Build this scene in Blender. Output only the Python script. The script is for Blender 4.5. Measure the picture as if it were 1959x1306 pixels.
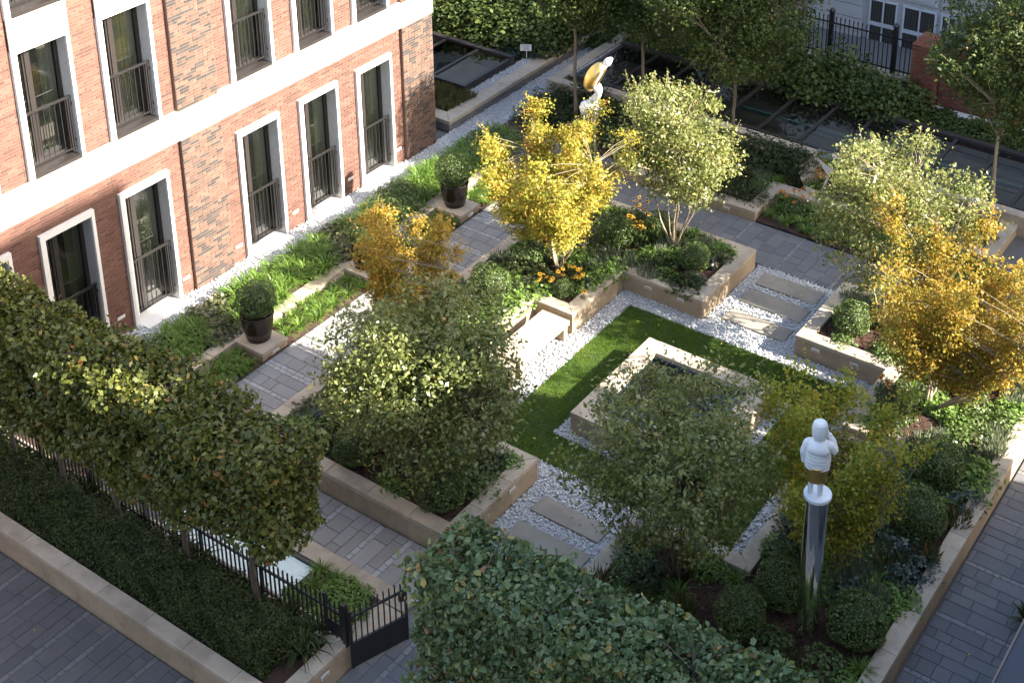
import bpy, math, random
import numpy as np
from mathutils import Vector, Matrix

# ------------------------------------------------------------------ scene, camera, light
for o in list(bpy.data.objects):
    bpy.data.objects.remove(o)
S = bpy.context.scene
COL = S.collection
random.seed(7)

cam = bpy.data.cameras.new('camera')
cam.sensor_width = 36.0
cam.lens = 51.15
cam.shift_x = -0.05979
cam.shift_y = -0.35235
cam.clip_start = 0.5
cam.clip_end = 400
cam_o = bpy.data.objects.new('camera', cam)
COL.objects.link(cam_o)
Rm = ((0.82544, 0.56448, 0.00222), (0.21332, -0.30830, -0.92706), (-0.52263, 0.76571, -0.37490))
M = Matrix(((Rm[0][0], -Rm[1][0], -Rm[2][0], 21.762),
            (Rm[0][1], -Rm[1][1], -Rm[2][1], 0.0),
            (Rm[0][2], -Rm[1][2], -Rm[2][2], 18.0),
            (0, 0, 0, 1)))
cam_o.matrix_world = M
S.camera = cam_o

SUN = Vector((1.57, 0.53, 1.0)).normalized()
elev = math.asin(SUN.z)
rotz = math.atan2(SUN.x, SUN.y)
W = bpy.data.worlds.new('World')
S.world = W
W.use_nodes = True
wn = W.node_tree
bg = wn.nodes['Background']
sky = wn.nodes.new('ShaderNodeTexSky')
sky.sky_type = 'NISHITA'
sky.sun_disc = False
sky.sun_elevation = elev
sky.sun_rotation = rotz
sky.dust_density = 2.5
sky.ozone_density = 0.6
wn.links.new(sky.outputs['Color'], bg.inputs['Color'])
bg.inputs['Strength'].default_value = 0.125
sun = bpy.data.lights.new('sun', 'SUN')
sun.energy = 5.0
sun.angle = math.radians(0.6)
sun.color = (1.0, 0.94, 0.84)
sun_o = bpy.data.objects.new('sun', sun)
COL.objects.link(sun_o)
sun_o.rotation_euler = (-SUN).to_track_quat('-Z', 'Y').to_euler()
sun_o.location = (30, 20, 40)
S.view_settings.view_transform = 'Standard'
S.view_settings.look = 'None'
S.view_settings.exposure = 2.35
S.view_settings.gamma = 1.0
S.view_settings.use_curve_mapping = False
S.render.engine = 'CYCLES'
S.cycles.max_bounces = 7
S.cycles.transparent_max_bounces = 12

# ------------------------------------------------------------------ materials
MATS = {}

def nodes_of(name):
    m = bpy.data.materials.new(name)
    m.use_nodes = True
    nt = m.node_tree
    b = nt.nodes['Principled BSDF']
    return m, nt, b

def ramp(nt, fac, stops, interp='LINEAR'):
    r = nt.nodes.new('ShaderNodeValToRGB')
    r.color_ramp.interpolation = interp
    els = r.color_ramp.elements
    while len(els) < len(stops):
        els.new(0.5)
    for e, (p, c) in zip(els, stops):
        e.position = p
        e.color = (c[0], c[1], c[2], 1)
    nt.links.new(fac, r.inputs['Fac'])
    return r.outputs['Color']

def noise(nt, scale, detail=5, rough=0.6, vec=None):
    n = nt.nodes.new('ShaderNodeTexNoise')
    n.inputs['Scale'].default_value = scale
    n.inputs['Detail'].default_value = detail
    n.inputs['Roughness'].default_value = rough
    if vec is None:
        g = nt.nodes.new('ShaderNodeNewGeometry')
        vec = g.outputs['Position']
    nt.links.new(vec, n.inputs['Vector'])
    return n.outputs['Fac']

def attr(nt, name='v'):
    a = nt.nodes.new('ShaderNodeAttribute')
    a.attribute_name = name
    return a.outputs['Fac']

def mixc(nt, fac, a, b, mode='MIX'):
    m = nt.nodes.new('ShaderNodeMix')
    m.data_type = 'RGBA'
    m.blend_type = mode
    if isinstance(fac, float):
        m.inputs['Factor'].default_value = fac
    else:
        nt.links.new(fac, m.inputs['Factor'])
    for s, v in (('A', a), ('B', b)):
        sock = [i for i in m.inputs if i.name == s and i.type == 'RGBA'][0]
        if isinstance(v, tuple):
            sock.default_value = (v[0], v[1], v[2], 1)
        else:
            nt.links.new(v, sock)
    return [o for o in m.outputs if o.type == 'RGBA'][0]

def bump(nt, b, height, strength=0.3, dist=0.01):
    bp = nt.nodes.new('ShaderNodeBump')
    bp.inputs['Strength'].default_value = strength
    bp.inputs['Distance'].default_value = dist
    nt.links.new(height, bp.inputs['Height'])
    nt.links.new(bp.outputs['Normal'], b.inputs['Normal'])

def stone(name, c0, c1, scale=3.0, rough=0.75, vs=0.0, bs=0.25, stain=None):
    """two-tone stone with grain; the per-piece attribute v shifts the tone of each stone"""
    m, nt, b = nodes_of(name)
    col = ramp(nt, noise(nt, scale), [(0.3, c0), (0.7, c1)])
    fine = noise(nt, 60, 3)
    col = mixc(nt, 0.25, col, ramp(nt, fine, [(0.3, tuple(x * 0.75 for x in c0)), (0.7, c1)]))
    if stain:
        sf = ramp(nt, noise(nt, 1.7, 8, 0.75), [(0.45, (0, 0, 0)), (0.62, (0.75, 0.75, 0.75))])
        col = mixc(nt, sf, col, stain)
    if vs > 0:
        a = attr(nt)
        mul = ramp(nt, a, [(0, (1 - vs,) * 3), (1, (1 + vs * 0.3,) * 3)])
        col = mixc(nt, 1.0, col, mul, 'MULTIPLY')
    nt.links.new(col, b.inputs['Base Color'])
    b.inputs['Roughness'].default_value = rough
    bump(nt, b, fine, bs, 0.004)
    MATS[name] = m
    return m

def attr_stone(name, stops, rough=0.8, grain=0.3, vname='v', interp='LINEAR'):
    """colour of each piece comes from its own attribute v"""
    m, nt, b = nodes_of(name)
    col = ramp(nt, attr(nt, vname), stops, interp)
    f = noise(nt, 40, 4)
    mul = ramp(nt, f, [(0.25, (1 - grain,) * 3), (0.75, (1.0,) * 3)])
    col = mixc(nt, 1.0, col, mul, 'MULTIPLY')
    f2 = noise(nt, 2.2, 4)
    col = mixc(nt, 1.0, col, ramp(nt, f2, [(0.3, (0.82,) * 3), (0.7, (1,) * 3)]), 'MULTIPLY')
    nt.links.new(col, b.inputs['Base Color'])
    b.inputs['Roughness'].default_value = rough
    bump(nt, b, f, 0.3, 0.004)
    MATS[name] = m
    return m

def plain(name, col, rough=0.5, metal=0.0, spec=0.5):
    m, nt, b = nodes_of(name)
    f = noise(nt, 9, 4)
    c = ramp(nt, f, [(0.2, tuple(x * 0.85 for x in col)), (0.8, tuple(min(1, x * 1.08) for x in col))])
    nt.links.new(c, b.inputs['Base Color'])
    b.inputs['Roughness'].default_value = rough
    b.inputs['Metallic'].default_value = metal
    b.inputs['Specular IOR Level'].default_value = spec
    MATS[name] = m
    return m

def leaf(name, stops, trans=0.3, rough=0.42, spec=0.5, tcol=1.5):
    m, nt, b = nodes_of(name)
    col = ramp(nt, attr(nt), stops)
    nt.links.new(col, b.inputs['Base Color'])
    b.inputs['Roughness'].default_value = rough
    b.inputs['Specular IOR Level'].default_value = spec
    t = nt.nodes.new('ShaderNodeBsdfTranslucent')
    tc = mixc(nt, 1.0, col, (min(1, tcol), min(1, tcol * 1.0), 0.45 * tcol), 'MULTIPLY')
    nt.links.new(tc, t.inputs['Color'])
    mx = nt.nodes.new('ShaderNodeMixShader')
    mx.inputs['Fac'].default_value = trans
    out = nt.nodes['Material Output']
    nt.links.new(b.outputs[0], mx.inputs[1])
    nt.links.new(t.outputs[0], mx.inputs[2])
    nt.links.new(mx.outputs[0], out.inputs['Surface'])
    MATS[name] = m
    return m

stone('buff_stone', (0.42, 0.345, 0.25), (0.50, 0.42, 0.315), 2.5, 0.7, 0.16, 0.2, (0.29, 0.235, 0.17))
stone('buff_wall', (0.335, 0.25, 0.16), (0.405, 0.315, 0.21), 2.0, 0.75, 0.14, 0.2, (0.24, 0.18, 0.115))
stone('white_stone', (0.66, 0.63, 0.57), (0.76, 0.73, 0.68), 1.2, 0.6, 0.06, 0.1)
stone('slab_stone', (0.27, 0.235, 0.18), (0.33, 0.29, 0.23), 2.5, 0.7, 0.10, 0.2, (0.21, 0.18, 0.14))
stone('mortar', (0.165, 0.098, 0.070), (0.20, 0.125, 0.09), 6, 0.9)
stone('joint', (0.075, 0.072, 0.07), (0.11, 0.105, 0.10), 6, 0.95)
stone('rustic_stone', (0.48, 0.47, 0.47), (0.58, 0.57, 0.56), 1.5, 0.8, 0.12)
attr_stone('brick', [(0.0, (0.095, 0.046, 0.034)), (0.2, (0.142, 0.063, 0.044)), (0.6, (0.165, 0.074, 0.051)), (1.0, (0.195, 0.098, 0.070))], 0.85)
attr_stone('brick_mixed', [(0.0, (0.042, 0.038, 0.036)), (0.30, (0.065, 0.055, 0.048)), (0.34, (0.115, 0.068, 0.049)), (0.7, (0.14, 0.083, 0.058)), (1.0, (0.165, 0.105, 0.074))], 0.85)
attr_stone('brick_dark', [(0.0, (0.17, 0.06, 0.04)), (1.0, (0.27, 0.10, 0.06))], 0.9)
attr_stone('grey_block', [(0.0, (0.16, 0.15, 0.15)), (1.0, (0.27, 0.24, 0.23))], 0.9, 0.45)
attr_stone('paver', [(0.0, (0.075, 0.076, 0.08)), (0.35, (0.10, 0.10, 0.104)), (0.66, (0.125, 0.122, 0.12)), (0.72, (0.13, 0.128, 0.126)), (1.0, (0.165, 0.162, 0.16))], 0.72, 0.35)
attr_stone('paver_mid', [(0.0, (0.115, 0.118, 0.125)), (0.35, (0.15, 0.152, 0.158)), (0.66, (0.18, 0.178, 0.178)), (0.72, (0.185, 0.184, 0.183)), (1.0, (0.23, 0.227, 0.223))], 0.72, 0.3)
attr_stone('paver_light', [(0.0, (0.26, 0.247, 0.23)), (0.6, (0.34, 0.325, 0.305)), (0.75, (0.39, 0.378, 0.36)), (1.0, (0.45, 0.435, 0.415))], 0.7, 0.22)
attr_stone('pebble', [(0.0, (0.26, 0.255, 0.25)), (0.12, (0.48, 0.48, 0.475)), (1.0, (0.68, 0.675, 0.66))], 0.6, 0.15)
stone('pebble_bed', (0.33, 0.33, 0.33), (0.48, 0.48, 0.47), 30, 0.9)
stone('mulch', (0.022, 0.012, 0.008), (0.075, 0.036, 0.022), 45, 0.95, 0, 0.9)
stone('asphalt', (0.10, 0.10, 0.10), (0.14, 0.14, 0.135), 8, 0.9)
stone('lawn_soil', (0.03, 0.055, 0.012), (0.05, 0.08, 0.02), 10, 0.95)
plain('black_metal', (0.018, 0.016, 0.016), 0.4)
plain('bronze_frame', (0.030, 0.025, 0.023), 0.35)
plain('grey_reveal', (0.40, 0.395, 0.38), 0.6)
stone('white_marble', (0.66, 0.66, 0.65), (0.80, 0.80, 0.79), 5, 0.45, 0, 0.25)
plain('gold', (0.86, 0.58, 0.20), 0.38, 1.0)
plain('pot_glaze', (0.028, 0.016, 0.012), 0.25)
plain('curtain', (0.62, 0.68, 0.55), 0.9)
plain('interior', (0.10, 0.095, 0.08), 0.9)
plain('interior_warm', (0.46, 0.40, 0.30), 0.9)
plain('blind_cloth', (0.17, 0.145, 0.105), 0.9)
plain('yellow_fabric', (0.65, 0.42, 0.03), 0.8)
plain('lamp_plate', (0.62, 0.60, 0.56), 0.4)
plain('reflected_blue', (0.10, 0.14, 0.27), 0.3)
plain('navy_paint', (0.02, 0.022, 0.035), 0.4)
plain('edge_trim', (0.16, 0.12, 0.09), 0.5)
plain('white_paint', (0.62, 0.63, 0.66), 0.5)
plain('shade_block_render', (0.36, 0.30, 0.25), 0.9)
plain('frosted_glass', (0.66, 0.80, 0.78), 0.35)
plain('plain_teal', (0.16, 0.42, 0.42), 0.3)
plain('sign_white', (0.70, 0.70, 0.70), 0.5)
plain('sign_text', (0.16, 0.16, 0.17), 0.6)
plain('lantern_glass', (0.5, 0.5, 0.48), 0.2)

def bark(name, a, b_):
    m, nt, b = nodes_of(name)
    tc = nt.nodes.new('ShaderNodeTexCoord')
    mp = nt.nodes.new('ShaderNodeMapping')
    mp.inputs['Scale'].default_value = (30, 30, 5)
    nt.links.new(tc.outputs['Object'], mp.inputs['Vector'])
    f = noise(nt, 1.0, 5, 0.65, mp.outputs['Vector'])
    nt.links.new(ramp(nt, f, [(0.3, a), (0.7, b_)]), b.inputs['Base Color'])
    b.inputs['Roughness'].default_value = 0.9
    bump(nt, b, f, 0.6, 0.01)
    MATS[name] = m
bark('bark', (0.13, 0.10, 0.07), (0.24, 0.19, 0.13))
bark('bark_pale', (0.24, 0.19, 0.12), (0.38, 0.31, 0.21))
bark('bark_dark', (0.06, 0.045, 0.032), (0.11, 0.08, 0.055))

m, nt, b = nodes_of('mirror')
b.inputs['Base Color'].default_value = (0.86, 0.86, 0.87, 1)
b.inputs['Metallic'].default_value = 1
b.inputs['Roughness'].default_value = 0.015
f = noise(nt, 1.2, 2)
bump(nt, b, f, 0.08, 0.05)
MATS['mirror'] = m

def glass(name, tint, refl_ior=1.5, body=(0.02, 0.022, 0.02), opaque=0.25):
    m, nt, b = nodes_of(name)
    out = nt.nodes['Material Output']
    tr = nt.nodes.new('ShaderNodeBsdfTransparent')
    tr.inputs['Color'].default_value = (*tint, 1)
    b.inputs['Base Color'].default_value = (*body, 1)
    b.inputs['Roughness'].default_value = 0.02
    mx0 = nt.nodes.new('ShaderNodeMixShader')
    mx0.inputs['Fac'].default_value = opaque
    nt.links.new(tr.outputs[0], mx0.inputs[1])
    nt.links.new(b.outputs[0], mx0.inputs[2])
    gl = nt.nodes.new('ShaderNodeBsdfGlossy')
    gl.inputs['Roughness'].default_value = 0.01
    fr = nt.nodes.new('ShaderNodeFresnel')
    fr.inputs['IOR'].default_value = refl_ior
    mx = nt.nodes.new('ShaderNodeMixShader')
    nt.links.new(fr.outputs[0], mx.inputs['Fac'])
    nt.links.new(mx0.outputs[0], mx.inputs[1])
    nt.links.new(gl.outputs[0], mx.inputs[2])
    nt.links.new(mx.outputs[0], out.inputs['Surface'])
    MATS[name] = m
glass('window_glass', (0.75, 0.78, 0.72), 2.0)
glass('roof_glass', (0.85, 0.87, 0.83), 1.8, (0.02, 0.02, 0.018), 0.25)
glass('water', (0.45, 0.50, 0.48), 1.6, (0.02, 0.025, 0.022), 0.35)

# leaf species
leaf('leaf_maple', [(0.0, (0.17, 0.20, 0.028)), (0.4, (0.36, 0.335, 0.05)), (0.78, (0.50, 0.39, 0.07)), (0.93, (0.52, 0.29, 0.055)), (1.0, (0.44, 0.17, 0.04))], 0.45, 0.5, 0.3)
leaf('leaf_maple_orange', [(0.0, (0.17, 0.17, 0.024)), (0.4, (0.36, 0.28, 0.042)), (0.78, (0.46, 0.29, 0.05)), (1.0, (0.44, 0.18, 0.033))], 0.45, 0.5, 0.3)
leaf('leaf_maple_green', [(0.0, (0.13, 0.18, 0.022)), (0.45, (0.30, 0.33, 0.045)), (0.75, (0.48, 0.42, 0.06)), (1.0, (0.52, 0.31, 0.045))], 0.45, 0.5, 0.25)
leaf('leaf_serviceberry', [(0.0, (0.10, 0.125, 0.028)), (0.5, (0.215, 0.235, 0.066)), (0.88, (0.34, 0.34, 0.13)), (0.96, (0.46, 0.42, 0.20)), (1.0, (0.46, 0.29, 0.10))], 0.38, 0.40, 0.48)
leaf('leaf_beech', [(0.0, (0.045, 0.056, 0.009)), (0.5, (0.105, 0.118, 0.02)), (0.85, (0.18, 0.18, 0.038)), (0.94, (0.23, 0.16, 0.035)), (1.0, (0.27, 0.12, 0.03))], 0.27, 0.42, 0.4)
leaf('leaf_hedge_blue', [(0.0, (0.055, 0.09, 0.030)), (0.45, (0.115, 0.165, 0.062)), (0.85, (0.205, 0.25, 0.095)), (0.93, (0.32, 0.27, 0.06)), (1.0, (0.33, 0.15, 0.05))], 0.24, 0.38, 0.5)
leaf('leaf_dark', [(0.0, (0.018, 0.029, 0.006)), (0.6, (0.042, 0.06, 0.013)), (1.0, (0.085, 0.10, 0.024))], 0.2, 0.5, 0.3)
leaf('leaf_hornbeam', [(0.0, (0.032, 0.052, 0.010)), (0.6, (0.07, 0.10, 0.02)), (0.95, (0.12, 0.14, 0.03)), (1.0, (0.22, 0.11, 0.03))], 0.25, 0.55, 0.3)
leaf('leaf_box', [(0.0, (0.055, 0.09, 0.02)), (0.6, (0.105, 0.155, 0.038)), (1.0, (0.18, 0.235, 0.075))], 0.22, 0.42, 0.5)
leaf('leaf_grass', [(0.0, (0.065, 0.125, 0.016)), (0.6, (0.125, 0.215, 0.03)), (0.92, (0.21, 0.30, 0.06)), (1.0, (0.32, 0.30, 0.11))], 0.3, 0.45, 0.35)
leaf('leaf_bright', [(0.0, (0.09, 0.16, 0.028)), (0.6, (0.17, 0.27, 0.055)), (1.0, (0.28, 0.36, 0.10))], 0.32, 0.5, 0.35)
leaf('leaf_silver', [(0.0, (0.10, 0.13, 0.08)), (0.6, (0.18, 0.21, 0.13)), (1.0, (0.27, 0.29, 0.20))], 0.2, 0.6)
leaf('leaf_bronze', [(0.0, (0.06, 0.075, 0.03)), (0.6, (0.115, 0.125, 0.05)), (0.9, (0.18, 0.135, 0.06)), (1.0, (0.26, 0.14, 0.06))], 0.25)
leaf('leaf_teal', [(0.0, (0.03, 0.05, 0.04)), (0.6, (0.06, 0.095, 0.075)), (1.0, (0.12, 0.15, 0.12))], 0.15)
leaf('leaf_lawn', [(0.0, (0.065, 0.13, 0.007)), (0.7, (0.125, 0.21, 0.013)), (1.0, (0.24, 0.27, 0.04))], 0.35, 0.6, 0.15)
leaf('petal_yellow', [(0.0, (0.70, 0.38, 0.01)), (1.0, (0.80, 0.50, 0.03))], 0.3)
leaf('petal_orange', [(0.0, (0.62, 0.20, 0.01)), (1.0, (0.72, 0.30, 0.02))], 0.3)
leaf('petal_mauve', [(0.0, (0.20, 0.12, 0.25)), (1.0, (0.34, 0.22, 0.38))], 0.3)
leaf('bark_chip', [(0.0, (0.03, 0.015, 0.010)), (0.7, (0.11, 0.05, 0.03)), (1.0, (0.20, 0.11, 0.07))], 0.0, 0.9, 0.1)
leaf('fallen_leaf', [(0.0, (0.45, 0.36, 0.05)), (1.0, (0.60, 0.45, 0.06))], 0.2)

# ------------------------------------------------------------------ mesh helpers
def meta(o, label=None, cat=None, group=None, kind=None):
    if label: o['label'] = label
    if cat: o['category'] = cat
    if group: o['group'] = group
    if kind: o['kind'] = kind
    return o

def thing(name, label, cat, loc=(0, 0, 0), group=None, rz=0.0):
    o = bpy.data.objects.new(name, None)
    o.empty_display_size = 0.2
    COL.objects.link(o)
    o.location = loc
    o.rotation_euler = (0, 0, rz)
    return meta(o, label, cat, group)

def add_obj(name, me, parent=None, loc=(0, 0, 0)):
    o = bpy.data.objects.new(name, me)
    COL.objects.link(o)
    o.parent = parent
    o.location = loc
    return o

def root_loc(p):
    v = Vector((0, 0, 0))
    while p is not None:
        v += p.location
        p = p.parent
    return v

class MB:
    """collects polygons; build() makes one mesh object, coordinates given in world space"""
    def __init__(s):
        s.v = []; s.f = []; s.a = []
    def poly(s, pts, a=0.5):
        i = len(s.v)
        s.v += [tuple(p) for p in pts]
        s.f.append(tuple(range(i, i + len(pts))))
        s.a.append(a)
    def add(s, vs, fs, a=0.5):
        i = len(s.v)
        s.v += [tuple(p) for p in vs]
        for f in fs:
            s.f.append(tuple(i + k for k in f)); s.a.append(a)
    def box(s, x0, x1, y0, y1, z0, z1, a=0.5):
        s.add([(x0, y0, z0), (x1, y0, z0), (x1, y1, z0), (x0, y1, z0), (x0, y0, z1), (x1, y0, z1), (x1, y1, z1), (x0, y1, z1)],
              [(0, 3, 2, 1), (4, 5, 6, 7), (0, 1, 5, 4), (1, 2, 6, 5), (2, 3, 7, 6), (3, 0, 4, 7)], a)
        return s
    def prism(s, pts, z0, z1, bev=0.006, a=0.5):
        """upright prism over a convex ccw polygon, top edge chamfered"""
        n = len(pts)
        P = [Vector((p[0], p[1])) for p in pts]
        ins = []
        for i in range(n):
            e1 = (P[i] - P[i - 1]).normalized(); e2 = (P[(i + 1) % n] - P[i]).normalized()
            n1 = Vector((-e1.y, e1.x)); n2 = Vector((-e2.y, e2.x))
            k = 1 + n1.dot(n2)
            ins.append(P[i] + (n1 + n2) * (bev / max(k, 0.3)))
        vs = [(p.x, p.y, z0) for p in P] + [(p.x, p.y, z1 - bev) for p in P] + [(p.x, p.y, z1) for p in ins]
        fs = [tuple(range(n - 1, -1, -1)), tuple(range(2 * n, 3 * n))]
        for i in range(n):
            j = (i + 1) % n
            fs.append((i, j, n + j, n + i)); fs.append((n + i, n + j, 2 * n + j, 2 * n + i))
        s.add(vs, fs, a)
        return s
    def rect(s, x0, x1, y0, y1, z0, z1, bev=0.006, a=0.5):
        return s.prism([(x0, y0), (x1, y0), (x1, y1), (x0, y1)], z0, z1, bev, a)
    def tube(s, pts, rads, n=6, a=0.5, cap=True):
        pts = [Vector(p) for p in pts]
        base = len(s.v); up = Vector((0, 0, 1)); rings = []
        ref = None
        for i, p in enumerate(pts):
            d = (pts[min(i + 1, len(pts) - 1)] - pts[max(i - 1, 0)])
            d = d.normalized() if d.length > 1e-6 else up
            if ref is None:
                ref = Vector((1, 0, 0)) if abs(d.x) < 0.8 else Vector((0, 1, 0))
            u = (ref - d * ref.dot(d)).normalized(); w = d.cross(u); ref = u
            for k in range(n):
                t = 2 * math.pi * k / n
                s.v.append(tuple(p + (u * math.cos(t) + w * math.sin(t)) * rads[i]))
        for i in range(len(pts) - 1):
            for k in range(n):
                k2 = (k + 1) % n
                s.f.append((base + i * n + k, base + i * n + k2, base + (i + 1) * n + k2, base + (i + 1) * n + k)); s.a.append(a)
        if cap:
            s.f.append(tuple(base + k for k in range(n - 1, -1, -1))); s.a.append(a)
            e = base + (len(pts) - 1) * n
            s.f.append(tuple(e + k for k in range(n))); s.a.append(a)
        return s
    def lathe(s, prof, c, n=32, a=0.5):
        base = len(s.v)
        for r, z in prof:
            for k in range(n):
                t = 2 * math.pi * k / n
                s.v.append((c[0] + r * math.cos(t), c[1] + r * math.sin(t), c[2] + z))
        for i in range(len(prof) - 1):
            for k in range(n):
                k2 = (k + 1) % n
                s.f.append((base + i * n + k, base + i * n + k2, base + (i + 1) * n + k2, base + (i + 1) * n + k)); s.a.append(a)
        s.f.append(tuple(base + k for k in range(n - 1, -1, -1))); s.a.append(a)
        e = base + (len(prof) - 1) * n
        s.f.append(tuple(e + k for k in range(n))); s.a.append(a)
        return s
    def mesh(s, name, mat, off=(0, 0, 0), smooth=False):
        me = bpy.data.meshes.new(name)
        o = off
        me.from_pydata([(p[0] - o[0], p[1] - o[1], p[2] - o[2]) for p in s.v], [], s.f)
        at = me.attributes.new('v', 'FLOAT', 'FACE')
        at.data.foreach_set('value', s.a)
        if smooth:
            me.polygons.foreach_set('use_smooth', [True] * len(me.polygons))
        me.materials.append(MATS[mat])
        return me
    def build(s, name, mat, parent=None, smooth=False, at=None):
        """at: world location of the object's own origin when it has no parent"""
        off = root_loc(parent) if parent is not None else Vector(at or (0, 0, 0))
        me = s.mesh(name, mat, off, smooth)
        return add_obj(name, me, parent, (0, 0, 0) if parent is not None else tuple(off))

def struct(name, mb, mat, **k):
    return meta(mb.build(name, mat, **k), kind='structure')

def np_mesh(name, co, nper, mat, v=None, smooth=False):
    """co: (nfaces*nper,3) separate polygons of nper corners each"""
    n = len(co); nf = n // nper
    me = bpy.data.meshes.new(name)
    me.vertices.add(n); me.vertices.foreach_set('co', np.ascontiguousarray(co, dtype=np.float32).ravel())
    me.loops.add(n); me.loops.foreach_set('vertex_index', np.arange(n, dtype=np.int32))
    me.polygons.add(nf); me.polygons.foreach_set('loop_start', np.arange(0, n, nper, dtype=np.int32))
    me.update(calc_edges=True)
    at = me.attributes.new('v', 'FLOAT', 'FACE')
    at.data.foreach_set('value', np.ascontiguousarray(v if v is not None else np.full(nf, .5), dtype=np.float32))
    me.materials.append(MATS[mat])
    if smooth: me.polygons.foreach_set('use_smooth', np.ones(nf, dtype=bool))
    return me

def np_indexed(name, co, faces, mat, v=None, smooth=True):
    n = len(co); nf, k = faces.shape
    me = bpy.data.meshes.new(name)
    me.vertices.add(n); me.vertices.foreach_set('co', np.ascontiguousarray(co, dtype=np.float32).ravel())
    me.loops.add(nf * k); me.loops.foreach_set('vertex_index', np.ascontiguousarray(faces, dtype=np.int32).ravel())
    me.polygons.add(nf); me.polygons.foreach_set('loop_start', np.arange(0, nf * k, k, dtype=np.int32))
    me.update(calc_edges=True)
    at = me.attributes.new('v', 'FLOAT', 'FACE')
    at.data.foreach_set('value', np.ascontiguousarray(v if v is not None else np.full(nf, .5), dtype=np.float32))
    me.materials.append(MATS[mat])
    if smooth: me.polygons.foreach_set('use_smooth', np.ones(nf, dtype=bool))
    return me

def unit(a):
    return a / np.maximum(np.linalg.norm(a, axis=1, keepdims=True), 1e-9)

def leaf_quads(rng, pos, nor, L, wr=0.5, spread=0.6, droop=0.2, six=False):
    """leaf blades at pos, facing roughly nor"""
    n = len(pos)
    nrm = unit(nor + rng.normal(0, spread, (n, 3)))
    ax = unit(np.cross(nrm, rng.normal(0, 1, (n, 3))))
    ax[:, 2] -= droop
    ax = unit(ax - nrm * np.sum(ax * nrm, 1, keepdims=True))
    sd = np.cross(nrm, ax)
    l = (L * np.clip(rng.normal(1, .3, n), .4, 1.7))[:, None]
    w = l * wr * 0.5
    fold = nrm * w * 0.35
    p0 = pos - ax * l * 0.5
    p2 = pos + ax * l * 0.5 - nrm * l * 0.10
    if six:
        q = []
        a1 = pos - ax * l * 0.15; a2 = pos + ax * l * 0.22
        mid = pos
        right = np.stack([p0, a1 + sd * w + fold, a2 + sd * w * 0.85 + fold * 0.7, p2], 1)
        left = np.stack([p0, p2, a2 - sd * w * 0.85 + fold * 0.7, a1 - sd * w + fold], 1)
        return np.concatenate([right, left], 1).reshape(-1, 3)
    b0 = pos - ax * l * 0.05
    return np.stack([p0, b0 + sd * w + fold, p2, b0 - sd * w + fold], 1).reshape(-1, 3)

def sphere_pts(rng, n):
    return unit(rng.normal(0, 1, (n, 3)))

ICO_V = None
def ico():
    t = (1 + 5 ** .5) / 2
    v = np.array([(-1, t, 0), (1, t, 0), (-1, -t, 0), (1, -t, 0), (0, -1, t), (0, 1, t), (0, -1, -t), (0, 1, -t), (t, 0, -1), (t, 0, 1), (-t, 0, -1), (-t, 0, 1)], float)
    f = np.array([(0, 11, 5), (0, 5, 1), (0, 1, 7), (0, 7, 10), (0, 10, 11), (1, 5, 9), (5, 11, 4), (11, 10, 2), (10, 7, 6), (7, 1, 8), (3, 9, 4), (3, 4, 2), (3, 2, 6), (3, 6, 8), (3, 8, 9), (4, 9, 5), (2, 4, 11), (6, 2, 10), (8, 6, 7), (9, 8, 1)])
    return v / np.linalg.norm(v[0]), f
IV, IF = ico()

# ------------------------------------------------------------------ ground sheet
# one sheet to the horizon, pieced round the sunken glass-roofed wells so that it never covers them
WELLS = [(1.3, 16.0, 30.0, 32.6), (-4.2, -0.7, 27.7, 30.0)]
def sheet_minus(x0, x1, y0, y1, holes):
    xs = sorted({x0, x1, *[h[0] for h in holes], *[h[1] for h in holes]})
    ys = sorted({y0, y1, *[h[2] for h in holes], *[h[3] for h in holes]})
    out = []
    for i in range(len(xs) - 1):
        for j in range(len(ys) - 1):
            cx, cy = (xs[i] + xs[i + 1]) / 2, (ys[j] + ys[j + 1]) / 2
            if not (x0 < cx < x1 and y0 < cy < y1): continue
            if any(h[0] < cx < h[1] and h[2] < cy < h[3] for h in holes): continue
            out.append((xs[i], xs[i + 1], ys[j], ys[j + 1]))
    return out
mb = MB()
for (a, b_, c, d) in sheet_minus(-150, 150, -100, 250, WELLS):
    mb.poly([(a, c, -0.06), (b_, c, -0.06), (b_, d, -0.06), (a, d, -0.06)])
struct('ground', mb, 'asphalt')

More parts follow.
